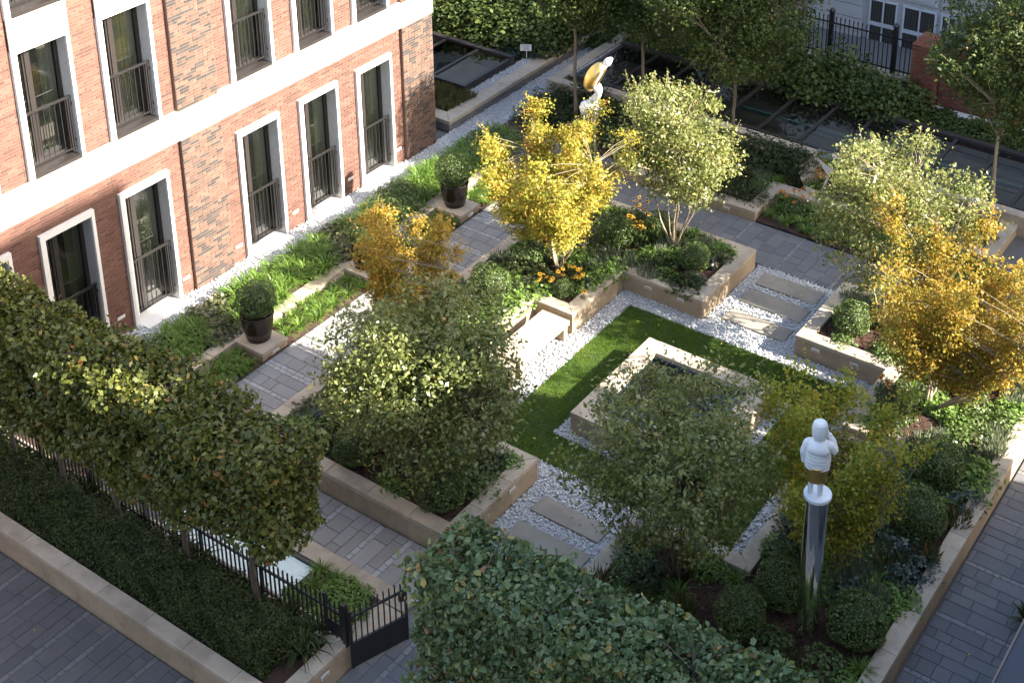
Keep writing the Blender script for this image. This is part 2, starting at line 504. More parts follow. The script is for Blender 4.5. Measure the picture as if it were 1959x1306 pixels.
# ------------------------------------------------------------------ paving
def paving(name, x0, x1, y0, y1, z, along, mat, seed, widths, holes=()):
    """courses of pavers; along = axis the courses run along"""
    rnd = random.Random(seed)
    base = MB()
    for (a, b_, c, d) in sheet_minus(x0, x1, y0, y1, list(holes)):
        base.poly([(a, c, z - 0.012), (b_, c, z - 0.012), (b_, d, z - 0.012), (a, d, z - 0.012)])
    st = struct(name, base, 'joint')
    lo, hi = (y0, y1) if along == 'x' else (x0, x1)
    s0, s1 = (x0, x1) if along == 'x' else (y0, y1)
    p = lo; k = rnd.randrange(len(widths))
    while p < hi - 0.02:
        w = widths[k % len(widths)]; k += 1
        sett = w < 0.14
        w2 = min(w, hi - p)
        q = s0 - rnd.uniform(0, 0.3)
        while q < s1:
            ln = rnd.uniform(0.12, 0.24) if sett else rnd.choice((0.26, 0.36, 0.45, 0.58, 0.66))
            a, b_ = max(q, s0), min(q + ln, s1)
            q += ln
            if b_ - a < 0.03: continue
            g = 0.0045
            r = (a + g, b_ - g, p + g, p + w2 - g) if along == 'x' else (p + g, p + w2 - g, a + g, b_ - g)
            cx, cy = (r[0] + r[1]) / 2, (r[2] + r[3]) / 2
            if any(h[0] < cx < h[1] and h[2] < cy < h[3] for h in holes): continue
            m2 = MB()
            tone = rnd.uniform(0.72, 1.0) if sett else rnd.triangular(0, 0.7, 0.4)
            dz = rnd.uniform(-0.002, 0.002)
            m2.rect(r[0], r[1], r[2], r[3], z - 0.03, z + dz, 0.005, tone)
            m2.build('paver', mat, st)
        p += w2
    return st

WID_A = (0.24, 0.20, 0.10, 0.30, 0.22, 0.10, 0.26, 0.18)
paving('street', -1.0, 9.9, 7.6, 10.28, 0.0, 'y', 'paver', 1, WID_A)
paving('gate_path', 9.63, 11.63, 10.32, 13.38, 0.0, 'y', 'paver_mid', 2, WID_A)
paving('south_path', 4.75, 16.5, 13.40, 14.38, 0.0, 'y', 'paver_light', 3, (0.24, 0.20, 0.11, 0.30, 0.22, 0.11, 0.34))
paving('west_path', 3.10, 4.74, 13.40, 25.05, 0.0, 'x', 'paver_light', 4, (0.28, 0.24, 0.10, 0.10, 0.30, 0.26, 0.10))
paving('north_path', 2.40, 16.5, 25.22, 26.74, 0.0, 'y', 'paver_mid', 5, (0.34, 0.30, 0.10, 0.30, 0.28))
paving('north_path_end', 2.40, 4.74, 26.75, 27.4, 0.0, 'y', 'paver_mid', 8, (0.34, 0.30, 0.10, 0.30, 0.28))
paving('east_walkway', 16.56, 18.7, 14.0, 24.5, 0.0, 'x', 'paver_mid', 6, (0.24, 0.20, 0.26, 0.10, 0.30, 0.22))

# ------------------------------------------------------------------ west brick building
ZT = 11.0
Y0F, Y1F = 8.0, 25.56
GW = [(12.02, 13.28), (13.91, 15.17), (15.80, 17.06), (18.97, 20.23), (20.86, 22.12), (22.76, 24.02)]
PANELS = [(17.45, 18.54), (24.42, 25.56)]
BAND = (3.65, 4.26)
bld = thing('brick_building', 'red brick building with white stone band and tall dark framed windows', 'building', (0, 16, 0))
blockers = []          # y0,y1,z0,z1 covered by stone frames
for (a, b_) in GW:
    blockers.append((a, b_, -0.05, 3.11))
    blockers.append((a, b_, 4.26, ZT))
blockers.append((Y0F - 1, Y1F + 1, BAND[0], BAND[1]))

def minus(iv, cuts):
    out = [iv]
    for c0, c1 in cuts:
        nxt = []
        for a, b_ in out:
            if c1 <= a or c0 >= b_: nxt.append((a, b_)); continue
            if c0 > a: nxt.append((a, c0))
            if c1 < b_: nxt.append((c1, b_))
        out = nxt
    return out

# mortar backing, pieced round the openings
ys = sorted({Y0F, Y1F, *[q for w in GW for q in (w[0] + .06, w[1] - .06)], 17.45, 18.54, 24.42})
zs = sorted({-0.05, 3.05, 3.655, 4.255, ZT})
mb = MB()
for i in range(len(ys) - 1):
    for j in range(len(zs) - 1):
        cy, cz = (ys[i] + ys[i + 1]) / 2, (zs[j] + zs[j + 1]) / 2
        if any(w[0] + .05 < cy < w[1] - .05 for w in GW) and not (3.05 < cz < 4.255): continue
        proud = any(p[0] < cy < p[1] for p in PANELS) and not (3.655 < cz < 4.255)
        x = 0.036 if proud else -0.052
        mb.box(-0.40, x, ys[i], ys[i + 1], zs[j], zs[j + 1])
mb.box(-9, -0.41, Y1F - 0.3, Y1F - 0.002, -0.05, ZT)
mb.box(-9, -8.6, Y0F, Y1F - 0.31, -0.05, ZT)
mb.box(-9, -0.41, Y0F, Y0F + 0.3, -0.05, ZT)
mb.box(-9, -0.41, Y0F, Y1F, ZT, ZT + 0.3)
mb.build('wall', 'mortar', bld)

# bricks: real pieces; the ones nearest the camera are separate objects, the rest one part
BH, BL, JT = 0.068, 0.225, 0.009
bricks = []
rnd = random.Random(11)
c = 0; zz = 0.0
while zz < ZT - 0.1:
    z0, z1 = zz + JT / 2, zz + BH - JT / 2
    cuts = [(b_[0], b_[1]) for b_ in blockers if b_[2] < z1 and b_[3] > z0]
    zones = []
    prev = 12.9
    for p in PANELS:
        zones.append((prev, p[0], 0)); zones.append((p[0], p[1], 1)); prev = p[1]
    for a, b_, kind in zones:
        for s0, s1 in minus((a, b_), cuts):
            y = s0 - (0.0 if c % 2 else BL / 2) - rnd.uniform(0, 0.03)
            y = s0 + (math.floor((y - s0) / BL)) * BL + (BL / 2 if c % 2 else 0)
            while y < s1:
                ln = BL
                if kind and rnd.random() < 0.28: ln = BL / 2
                e0, e1 = max(y, s0), min(y + ln, s1)
                y += ln
                if e1 - e0 < 0.035: continue
                bricks.append((e0 + JT / 2, e1 - JT / 2, z0, z1, kind, rnd.random()))
    zz += BH; c += 1

def brick_geo(mb_, q, j=0.0):
    y0, y1, z0, z1, kind, v = q
    xf = (0.045 if kind else -0.043) + j; xb = xf - 0.03; e = 0.003
    vs = [(xb, y0, z0), (xb, y1, z0), (xb, y1, z1), (xb, y0, z1), (xf, y0 + e, z0 + e), (xf, y1 - e, z0 + e), (xf, y1 - e, z1 - e), (xf, y0 + e, z1 - e)]
    mb_.add(vs, [(4, 5, 6, 7), (0, 1, 5, 4), (1, 2, 6, 5), (2, 3, 7, 6), (3, 0, 4, 7)], v)
def dcam(q):
    return (q[0] - 0) ** 2 + (18 - q[2]) ** 2 + 21.7 ** 2 + (0 if q[2] > 1.6 or q[0] > 17.3 else 1e4) + (0 if 13.5 < q[0] and q[2] < 8.3 else 1e4)
bricks.sort(key=dcam)
near = [q for q in bricks if q[4] == 0][:190] + [q for q in bricks if q[4] == 1 and q[0] < 18.6][:110]
nearset = set(map(id, near))
for q in near:
    mb = MB(); brick_geo(mb, q, rnd.uniform(-0.003, 0.003))
    mb.build('brick', 'brick_mixed' if q[4] else 'brick', bld)
for kind, nm, mt in ((0, 'brick_facing', 'brick'), (1, 'mixed_brick_panel', 'brick_mixed')):
    mb = MB()
    for q in bricks:
        if q[4] == kind and id(q) not in nearset:
            brick_geo(mb, q, rnd.uniform(-0.003, 0.003))
    meta(mb.build(nm, mt, bld), kind='stuff')
# north return of the corner panel
mb = MB()
zz = 0.0; c = 0
while zz < ZT - 0.1:
    x = 0.03 - (0.11 if c % 2 else 0)
    while x > -2.5:
        if not (BAND[0] < zz + .03 < BAND[1]):
            mb.add([(x - .2, Y1F + .004, zz + .005), (x, Y1F + .004, zz + .005), (x, Y1F + .004, zz + .063), (x - .2, Y1F + .004, zz + .063)], [(1, 0, 3, 2)], rnd.random())
        x -= 0.225
    zz += BH; c += 1
meta(mb.build('return_brick', 'brick_mixed', bld), kind='stuff')

# stone band in blocks
y = Y0F
cuts = [10.2, 14.55, 17.95, 21.5, Y1F + 0.03]
for e in cuts:
    mb = MB()
    mb.box(-0.2, 0.062, y + .003, e - .003, BAND[0], BAND[1] - .004, rnd.random())
    mb.box(-0.2, 0.025, y + .003, e - .003, BAND[1] - .003, BAND[1] + 0.03, rnd.random())
    mb.build('band_stone', 'white_stone', bld)
    y = e

def window(y0, y1, z0, z1, upper, idx):
    """stone surround standing proud, dark casement set back, rail in front"""
    w = MB(); j = 0.115
    t = 0.06
    w.box(-0.30, 0.03, y0, y0 + j, z0, z1 - t, .6)
    w.box(-0.30, 0.03, y1 - 0.075, y1, z0, z1 - t, .4)
    w.box(-0.30, 0.03, y0, y1, z1 - t, z1 + 0.0 if upper else z1 + 0.0, .5)
    if not upper:
        w.box(-0.30, 0.027, y0 + j + .001, y1 - .076, z1 - 0.13, z1 - t - .001, .5)
    o0, o1 = y0 + j, y1 - 0.075
    zb = z0 + (0.08 if upper else 0.02); zt = z1 - (0.06 if upper else 0.13)
    wo = w.build('window', 'white_stone', bld)
    sill = MB()
    if upper:
        sill.box(-0.31, 0.012, o0, o1, z0 + .0, zb, .5)
        sill.build('sill', 'bronze_frame', wo)
    else:
        sill.box(-0.31, 0.30, o0 - 0.02, o1 + 0.02, -0.04, zb, .5)
        sill.build('threshold', 'white_stone', wo)
    rv = MB()
    rv.box(-0.33, -0.005, o1 - 0.012, o1 - 0.001, zb, zt); rv.box(-0.33, -0.005, o0 + 0.001, o0 + 0.012, zb, zt)
    rv.build('reveal', 'grey_reveal', wo)
    # casement frame
    f = MB(); xa, xb = -0.36, -0.28
    a, b_ = o0 + 0.013, o1 - 0.013
    fw = 0.07
    f.box(xa, xb, a, a + fw, zb, zt); f.box(xa, xb, b_ - fw, b_, zb, zt)
    f.box(xa, xb, a + fw, b_ - fw, zt - 0.16, zt); f.box(xa, xb, a + fw, b_ - fw, zb, zb + 0.09)
    mid = a + (b_ - a) * 0.36
    f.box(xa - 0.0, xb + 0.004, mid - 0.055, mid + 0.055, zb + 0.09, zt - 0.16)
    f.box(xa + 0.02, xb - 0.02, mid - 0.055 - .04, mid - .055, zb + 0.09, zt - 0.16)
    f.build('casement', 'bronze_frame', wo)
    for (p, q) in ((a + fw, mid - 0.095), (mid + 0.055, b_ - fw)):
        g = MB(); g.poly([(-0.325, p, zb + .09), (-0.325, q, zb + .09), (-0.325, q, zt - .16), (-0.325, p, zt - .16)])
        g.build('pane', 'window_glass', wo)
    # room behind
    rm = MB()
    rm.poly([(-2.6, y0 - .3, zb - .05), (-2.6, y1 + .3, zb - .05), (-2.6, y1 + .3, zt + .2), (-2.6, y0 - .3, zt + .2)])
    rm.poly([(-.42, y0 - .3, zb - .05), (-2.6, y0 - .3, zb - .05), (-2.6, y0 - .3, zt + .2), (-.42, y0 - .3, zt + .2)])
    rm.poly([(-.42, y1 + .3, zb - .05), (-2.6, y1 + .3, zb - .05), (-2.6, y1 + .3, zt + .2), (-.42, y1 + .3, zt + .2)])
    rm.poly([(-.42, y0 - .3, zt + .2), (-2.6, y0 - .3, zt + .2), (-2.6, y1 + .3, zt + .2), (-.42, y1 + .3, zt + .2)])
    rm.build('room_lining', 'interior', wo)
    fl = MB(); fl.poly([(-.37, y0 - .3, zb - .02), (-2.6, y0 - .3, zb - .02), (-2.6, y1 + .3, zb - .02), (-.37, y1 + .3, zb - .02)])
    fl.build('floor', 'interior_warm', wo)
    rr = random.Random(idx * 7 + upper)
    cu = MB(); n = 18
    ya, yb = b_ - fw - rr.uniform(0.22, 0.42), b_ + .1
    for k in range(n):
        t0, t1 = k / n, (k + 1) / n
        p0 = (-0.45 + 0.025 * math.sin(t0 * 40), ya + (yb - ya) * t0); p1 = (-0.45 + 0.025 * math.sin(t1 * 40), ya + (yb - ya) * t1)
        cu.poly([(p0[0], p0[1], zb), (p1[0], p1[1], zb), (p1[0], p1[1], zt), (p0[0], p0[1], zt)])
    cu.build('curtain', 'curtain', wo, smooth=True)
    if rr.random() < 0.5 or idx in (1, 2, 3):
        yf = MB()
        ym = (a + mid) / 2
        yf.rect(-1.0, -0.6, ym - 0.15, ym + 0.2, zb, zb + 0.75, .03); yf.rect(-1.05, -0.98, ym - .15, ym + .2, zb + .75, zb + 1.1, .02)
        yf.build('chair', 'yellow_fabric', wo)
        tb = MB(); tb.rect(-1.7, -0.7, mid + .2, b_ - .05, zb + .66, zb + .72, .01); tb.box(-1.6, -1.5, mid + .3, mid + .4, zb, zb + .66); tb.box(-.9, -.8, b_ - .25, b_ - .15, zb, zb + .66)
        tb.build('table', 'white_marble', wo)
    # balustrade
    if z0 < 8:
        rl = MB(); xr = -0.10
        zr = (zb + 1.22) if upper else 1.40
        zlo = zb + (0.12 if upper else 0.16)
        rl.box(xr - .02, xr + .02, o0 + .015, o1 - .015, zr - .022, zr + .022)
        rl.box(xr - .012, xr + .012, o0 + .015, o1 - .015, zlo, zlo + .03)
        for yy in (o1 - .05, o1 - .10, o0 + .03):
            rl.box(xr - .02, xr + .02, yy - .014, yy + .014, zlo - .04, zr - .0225)
        for zz_ in (zlo + .18, zr - .15):
            rl.box(xr - .03, xr + .03, o1 - .035, o1 - .013, zz_ - .03, zz_ + .03)
        rl.build('balustrade', 'black_metal', wo)
        nb = 8
        bar = MB(); bar.box(-.007, .007, -.007, .007, zlo + .0305, zr - .023)
        me = bar.mesh('baluster', 'black_metal')
        for k in range(nb):
            yy = o0 + .09 + (o1 - .14 - o0 - .09) * k / (nb - 1)
            add_obj('baluster', me, wo, Vector((xr, yy, 0)) - root_loc(bld))
    return wo

for i, (a, b_) in enumerate(GW):
    window(a, b_, -0.02, 3.11, False, i)
    window(a, b_, 4.29, 6.95, True, i)
    sp = MB(); sp.box(-.3, -0.012, a + .0, b_ - .0, 6.952, 7.57, .5); sp.box(-.3, .03, a, a + .10, 6.951, 7.571, .5); sp.box(-.3, .03, b_ - .075, b_, 6.951, 7.571, .5)
    sp.build('spandrel', 'white_stone', bld)
    window(a, b_, 7.572, 10.5, True, i + 10)
for yv in (15.51, 17.25, 18.78, 20.55, 22.42, 24.19):
    v = MB(); v.box(-.06, -.034, yv - .095, yv + .095, .33, .40); v.build('vent_plate', 'lamp_plate', bld)

# ------------------------------------------------------------------ raised stone planters
LIGHT_MESH = None
def wall_light(parent, x, y, z, face):
    m2 = MB()
    if face == '-y': m2.box(x - .085, x + .085, y - .012, y + .02, z - .035, z + .035)
    elif face == '+x': m2.box(x - .02, x + .012, y - .085, y + .085, z - .035, z + .035)
    o = m2.build('wall_light', 'lamp_plate', parent)
    m3 = MB()
    if face == '-y': m3.box(x - .06, x + .06, y - .0145, y - .0122, z - .022, z - .002)
    elif face == '+x': m3.box(x + .0122, x + .0145, y - .06, y + .06, z - .022, z - .002)
    m3.build('light_slot', 'sign_text', o)

def raised_loop(name, label, pts, h, w=0.30, cop=0.085, cat='planter', lights=(), close=True, wallmat='buff_wall', copmat='buff_stone', soil=True, seed=1, gap=0.012, over=0.0):
    n = len(pts)
    P = [Vector(p) for p in pts]
    root = thing(name, label, cat, (sum(p.x for p in P) / n, sum(p.y for p in P) / n, 0))
    rr = random.Random(seed)
    edges = range(n) if close else range(n - 1)
    def inward(i):
        d = (P[(i + 1) % n] - P[i]).normalized(); return Vector((-d.y, d.x)), d
    def corner(i, k):
        """corner i offset inward by k"""
        if not close and i == 0: nn, _ = inward(0); return P[0] + nn * k
        if not close and i == n - 1: nn, _ = inward(n - 2); return P[i] + nn * k
        n1, _ = inward((i - 1) % n); n2, _ = inward(i)
        return P[i] + (n1 + n2) * k
    for i in edges:
        j = (i + 1) % n
        A, B = P[i], P[j]; d = (B - A); L = d.length; d.normalize()
        a_in, b_in = corner(i, w), corner(j, w)
        k = max(1, round(L / 0.95))
        # coping stones with mitred ends
        ts = [0] + [(q + rr.uniform(-.06, .06)) / k for q in range(1, k)] + [1]
        for q in range(k):
            t0, t1 = ts[q], ts[q + 1]
            g0 = 0.002 if q > 0 else 0.0008; g1 = 0.002 if q < k - 1 else 0.0008
            o0 = A + d * (L * t0 + g0) if q > 0 else A + d * g0; o1 = A + d * (L * t1 - g1)
            if q > 0:
                i0 = o0 + Vector((-d.y, d.x)) * w
            else: i0 = a_in + d * g0
            if q < k - 1:
                i1 = o1 + Vector((-d.y, d.x)) * w
            else: i1 = b_in - d * g1
            m2 = MB(); m2.prism([o0, o1, i1, i0], h - cop, h + rr.uniform(-.0015, .0015), 0.008, rr.random())
            m2.build('coping_stone', copmat, root)
        # face panels, a little under the coping line
        ins = 0.008
        A2, B2 = corner(i, ins), corner(j, ins); a2i, b2i = corner(i, w - .01), corner(j, w - .01)
        L2 = (B2 - A2).length
        nn = Vector((-d.y, d.x))
        kk = max(1, round(L2 / 0.9))
        for q in range(kk):
            t0, t1 = q / kk, (q + 1) / kk
            g0 = 0.002 if q else 0.0; g1 = .002 if q < kk - 1 else 0.0
            o0 = A2 + d * (L2 * t0 + g0); o1 = A2 + d * (L2 * t1 - g1)
            i0 = (o0 + nn * (w - .02)) if q else a2i
            i1 = (o1 + nn * (w - .02)) if q < kk - 1 else b2i
            m2 = MB(); m2.prism([o0, o1, i1, i0], -0.05, h - cop - gap, 0.003, rr.random())
            m2.build('wall_panel', wallmat, root)
        # dark recess under the coping
        r0, r1 = corner(i, .03), corner(j, .03); q0, q1 = corner(i, w - .03), corner(j, w - .03)
        m2 = MB(); m2.prism([r0, r1, q1, q0], h - cop - gap - .003, h - cop + .001, 0.0, .5)
        m2.build('shadow_gap', 'joint', root)
    for (x, y, z, fc) in lights:
        wall_light(root, x, y, z, fc)
    return root

H = 0.46
LW = [(4.75, 14.4), (9.55, 14.4), (9.55, 16.82), (7.62, 16.82), (7.62, 18.76), (6.66, 18.76), (6.66, 20.72), (7.62, 20.72), (7.62, 22.66), (9.58, 22.66), (9.58, 25.05), (4.75, 25.05)]
LE = [(11.70, 14.4), (16.53, 14.4), (16.53, 25.05), (11.69, 25.05), (11.69, 22.70), (13.62, 22.70), (13.62, 20.72), (14.58, 20.72), (14.58, 18.76), (13.62, 18.76), (13.62, 16.84), (11.70, 16.84)]
raised_loop('raised_planter', 'stepped buff stone planter around the yellow maple and west bench', LW, H, seed=21,
            lights=[(9.548, 16.05, .30, '+x'), (8.25, 22.664, .28, '-y'), (9.05, 22.664, .28, '-y')])
raised_loop('raised_planter', 'stepped buff stone planter along the east walkway holding the statue column', LE, H, seed=22,
            lights=[(12.15, 22.704, .28, '-y'), (12.98, 22.704, .28, '-y')])
raised_loop('raised_planter', 'low stone planter north of the grey path by the dark shrubs',
            [(4.76, 26.76), (8.66, 26.76), (8.66, 28.0), (13.9, 28.0), (13.9, 29.88), (4.76, 29.88)], 0.25, 0.32, 0.085, seed=23, lights=[(7.9, 26.765, .10, '-y')])
raised_loop('raised_planter', 'long dark hedge planter with stone coping above the shaded street',
            [(-1.0, 10.30), (9.61, 10.30), (9.61, 11.92), (-1.0, 11.92)], 0.50, 0.27, 0.085, seed=24, close=True, lights=[(9.607, 11.3, .30, '+x')])
raised_loop('raised_planter', 'stone planter under the blue green hedge right of the open gate',
            [(11.66, 10.30), (18.0, 10.30), (18.0, 11.92), (11.66, 11.92)], 0.50, 0.27, 0.085, seed=25)

def soil(name, x0, x1, y0, y1, z, seed, holes=()):
    rr = np.random.default_rng(seed)
    nx, ny = max(2, int((x1 - x0) / .12)), max(2, int((y1 - y0) / .12))
    X, Y = np.meshgrid(np.linspace(x0, x1, nx), np.linspace(y0, y1, ny), indexing='ij')
    Z = z + rr.normal(0, .012, X.shape)
    co = np.stack([X, Y, Z], -1).reshape(-1, 3)
    idx = np.arange(nx * ny).reshape(nx, ny)
    f = np.stack([idx[:-1, :-1], idx[1:, :-1], idx[1:, 1:], idx[:-1, 1:]], -1).reshape(-1, 4)
    if holes:
        cx = co[f].mean(1)
        keep = np.ones(len(f), bool)
        for h in holes:
            keep &= ~((cx[:, 0] > h[0]) & (cx[:, 0] < h[1]) & (cx[:, 1] > h[2]) & (cx[:, 1] < h[3]))
        f = f[keep]
    o = add_obj(name, np_indexed(name, co, f, 'mulch'))
    return meta(o, kind='structure')
soil('planting_bed', 5.0, 9.3, 14.65, 24.8, .36, 1, holes=[(7.42, 9.9, 16.6, 22.85), (6.45, 7.7, 18.5, 20.95)])
soil('planting_bed', 11.95, 16.3, 14.65, 24.8, .36, 2, holes=[(11, 13.85, 16.6, 22.95), (13, 14.8, 18.5, 20.95)])
soil('planting_bed', 5.0, 13.6, 27.0, 29.6, .17, 3, holes=[(8.5, 14, 26, 28.2)])
soil('planting_bed', 8.67, 14.5, 26.76, 27.98, .03, 4)
soil('planting_bed', -.8, 9.36, 10.55, 11.7, .42, 5)
soil('planting_bed', 11.9, 17.8, 10.55, 11.7, .42, 6)
soil('planting_bed', 1.06, 2.06, 12.0, 27.6, .16, 7)
soil('planting_bed', 2.34, 3.12, 12.0, 25.1, .03, 8)
soil('planting_bed', 1.0, 4.7, 27.4, 29.9, .05, 9)
soil('planting_bed', -8, 16, 32.65, 34.3, .1, 10)
soil('planting_bed', -5, -.45, 30.05, 33.6, .22, 11)
soil('planting_bed', -3, -.45, 26.6, 27.7, .2, 12)

def chips(rects, z, seed, dens=420):
    """bark chips lying on the beds"""
    rng = np.random.default_rng(seed); P = []
    for (x0, x1, y0, y1) in rects:
        n = int((x1 - x0) * (y1 - y0) * dens); P.append(np.stack([rng.uniform(x0, x1, n), rng.uniform(y0, y1, n), z + rng.uniform(.0, .03, n)], 1))
    P = np.concatenate(P); q = leaf_quads(rng, P, np.tile(np.array([0, 0, 1.]), (len(P), 1)), .055, .4, .35, 0)
    meta(add_obj('bark_chips', np_mesh('bark_chips', q, 4, 'bark_chip', rng.uniform(0, 1, len(P)))), 'brown bark chips spread over the planting beds', 'bark mulch', kind='stuff')
chips([(5.05, 6.4, 14.7, 24.75), (6.4, 9.25, 14.7, 16.5), (6.4, 7.35, 16.5, 18.5), (6.4, 7.35, 21, 24.75), (7.35, 9.25, 22.95, 24.75)], .36, 1)
chips([(14.85, 16.25, 14.7, 24.75), (12.0, 14.85, 14.7, 16.5), (13.9, 14.85, 16.5, 18.5), (13.9, 14.85, 21, 24.75), (12.0, 13.9, 23.0, 24.75)], .36, 2)

# stone kerb strip and pot blocks along the west bed
strip = thing('bed_kerb', 'low pale stone kerb strip running along the west planting bed', 'kerb', (2.2, 19, 0))
y = 13.0; rr = random.Random(5)
while y < 25.0:
    e = min(y + rr.uniform(.8, 1.05), 25.0)
    m2 = MB(); m2.rect(2.06, 2.34, y + .003, e - .003, -.04, .21 + rr.uniform(-.004, .004), .008, rr.random()); m2.build('kerb_stone', 'buff_stone', strip)
    y = e
POTS = [(16.41, 'nearest the street hedge'), (19.62, 'beside the orange maple'), (22.75, 'farthest along the west path')]
for y0, where in POTS:
    t = thing('pot_plinth', 'square buff stone plinth under the pot ' + where, 'plinth', (2.72, y0 + .35, 0), 'pot plinths along the west path')
    m2 = MB(); m2.rect(2.345, 3.08, y0, y0 + .68, -.04, .14, .004, .5); m2.build('plinth_body', 'buff_wall', t)
    m2 = MB(); m2.rect(2.0, 3.095, y0 - .012, y0 + .692, .1405, .222, .008, .6); m2.build('plinth_cap', 'buff_stone', t)
    wall_light(t, 3.082, y0 + .36, .085, '+x')

# benches in the two recesses
def bench(label, x0, x1, y0, y1):
    t = thing('stone_bench', label, 'bench', ((x0 + x1) / 2, (y0 + y1) / 2, 0))
    m2 = MB(); m2.rect(x0, x1, y0, y1, .33, .44, .012, .8); m2.build('seat', 'buff_stone', t)
    for yy in (y0 + .04, y1 - .16):
        m2 = MB(); m2.rect(x0 + .03, x1 - .03, yy, yy + .12, -.03, .329, .003, .6); m2.build('leg', 'buff_wall', t)
bench('pale stone slab bench in the west planter recess beside the lawn', 6.98, 7.66, 18.86, 20.56)
bench('stone slab bench in the east planter recess behind the maple', 13.58, 14.26, 18.86, 20.56)

# south kerb, light well, small plant bed
k = thing('stone_kerb', 'wide pale stone kerb between the paved path and the light well', 'kerb', (7, 13.25, 0))
x = 3.0
while x < 9.6:
    e = min(x + 1.05, 9.6)
    m2 = MB(); m2.rect(x + .002, e - .002, 13.06, 13.385, -.05, .055, .006, random.random()); m2.build('kerb_stone', 'buff_stone', k); x = e
m2 = MB(); m2.rect(3.0, 9.6, 11.93, 12.05, -.05, .05, .005, .5); m2.build('kerb_back', 'buff_stone', k)
w = thing('light_well', 'frosted pale green glass light well panel behind the railings', 'light well', (6.4, 12.6, 0))
m2 = MB(); m2.rect(4.9, 7.76, 12.12, 12.98, -.04, -.005, .004, .5); m2.build('pane', 'frosted_glass', w)
m2 = MB(); m2.box(4.85, 7.80, 12.985, 13.045, -.05, .035); m2.box(7.765, 7.83, 12.06, 12.98, -.05, .02); m2.box(4.83, 4.895, 12.06, 12.98, -.05, .02)
m2.build('frame', 'black_metal', w)
soil('planting_bed', 7.84, 9.1, 12.06, 13.05, .02, 13)
m2 = MB(); m2.rect(9.1, 9.6, 12.06, 13.055, -.05, .03, .006, .5)
meta(m2.build('paving_slab', 'buff_stone', at=(9.35, 12.5, 0)), 'pale stone slab behind the open gate', 'slab')

# stepping slabs
for i, (x0, x1, y0, y1, lab) in enumerate([
        (9.87, 11.30, 24.47, 24.98, 'large stepping slab in white pebbles nearest the grey north path'),
        (9.87, 11.32, 23.71, 24.24, 'middle stepping slab of the three north of the lawn'),
        (9.90, 11.34, 22.93, 23.38, 'stepping slab in white pebbles nearest the north edge of the lawn'),
        (9.89, 11.30, 16.10, 16.52, 'stepping slab nearest the south edge of the lawn'),
        (9.89, 11.38, 15.32, 15.80, 'middle stepping slab of the three south of the lawn'),
        (9.89, 11.38, 14.52, 15.00, 'southernmost stepping slab beside the gate path')]):
    m2 = MB(); m2.rect(x0, x1, y0, y1, -.04, .022, .006, .3 + .1 * (i % 3)); meta(m2.build('stepping_slab', 'slab_stone', at=(x0, y0, 0)), lab, 'slab', 'stepping slabs across the pebbles')

# fountain basin
ft = thing('fountain_basin', 'square pale stone fountain basin in the middle of the lawn', 'fountain', (10.71, 19.57, 0))
fx0, fx1, fy0, fy1, fw = 9.31, 12.12, 18.17, 20.98, .37
outer = [Vector((fx0, fy0)), Vector((fx1, fy0)), Vector((fx1, fy1)), Vector((fx0, fy1))]
inner = [Vector((fx0 + fw, fy0 + fw)), Vector((fx1 - fw, fy0 + fw)), Vector((fx1 - fw, fy1 - fw)), Vector((fx0 + fw, fy1 - fw))]
rr = random.Random(9)
for i in range(4):
    j = (i + 1) % 4
    A, B = outer[i], outer[j]; d = (B - A).normalized(); L = (B - A).length; nn = Vector((-d.y, d.x))
    ts = [fw, 0.95, 1.62, 2.2, L]
    for q in range(4):
        o0 = A + d * (ts[q] + .002); o1 = A + d * (ts[q + 1] - .002)
        m2 = MB(); m2.prism([o0, o1, o1 + nn * fw, o0 + nn * fw], .375, H, .006, rr.random()); m2.build('rim_stone', 'white_stone' if False else 'buff_stone', ft)
    m2 = MB(); a2 = A + (d + nn) * .01; b2 = B + (nn - d) * .01
    m2.prism([a2, b2, B + (nn - d) * (fw - .03), A + (d + nn) * (fw - .03)], -.04, .3745, .002, rr.random()); m2.build('basin_wall', 'buff_stone', ft)
    m2 = MB(); e = fw - .028
    p0 = A + (d + nn) * e; p1 = B + (nn - d) * e
    m2.poly([(p1.x, p1.y, .0), (p0.x, p0.y, .0), (p0.x, p0.y, .373), (p1.x, p1.y, .373)]); m2.build('basin_lining', 'reflected_blue', ft)  # blue put on the lining for the band reflected in the water
m2 = MB(); m2.poly([(fx0 + .34, fy0 + .34, .005), (fx1 - .34, fy0 + .34, .005), (fx1 - .34, fy1 - .34, .005), (fx0 + .34, fy1 - .34, .005)]); m2.build('basin_floor', 'interior', ft)
m2 = MB(); m2.poly([(fx0 + .342, fy0 + .342, .31), (fx1 - .342, fy0 + .342, .31), (fx1 - .342, fy1 - .342, .31), (fx0 + .342, fy1 - .342, .31)]); m2.build('water_surface', 'water', ft)

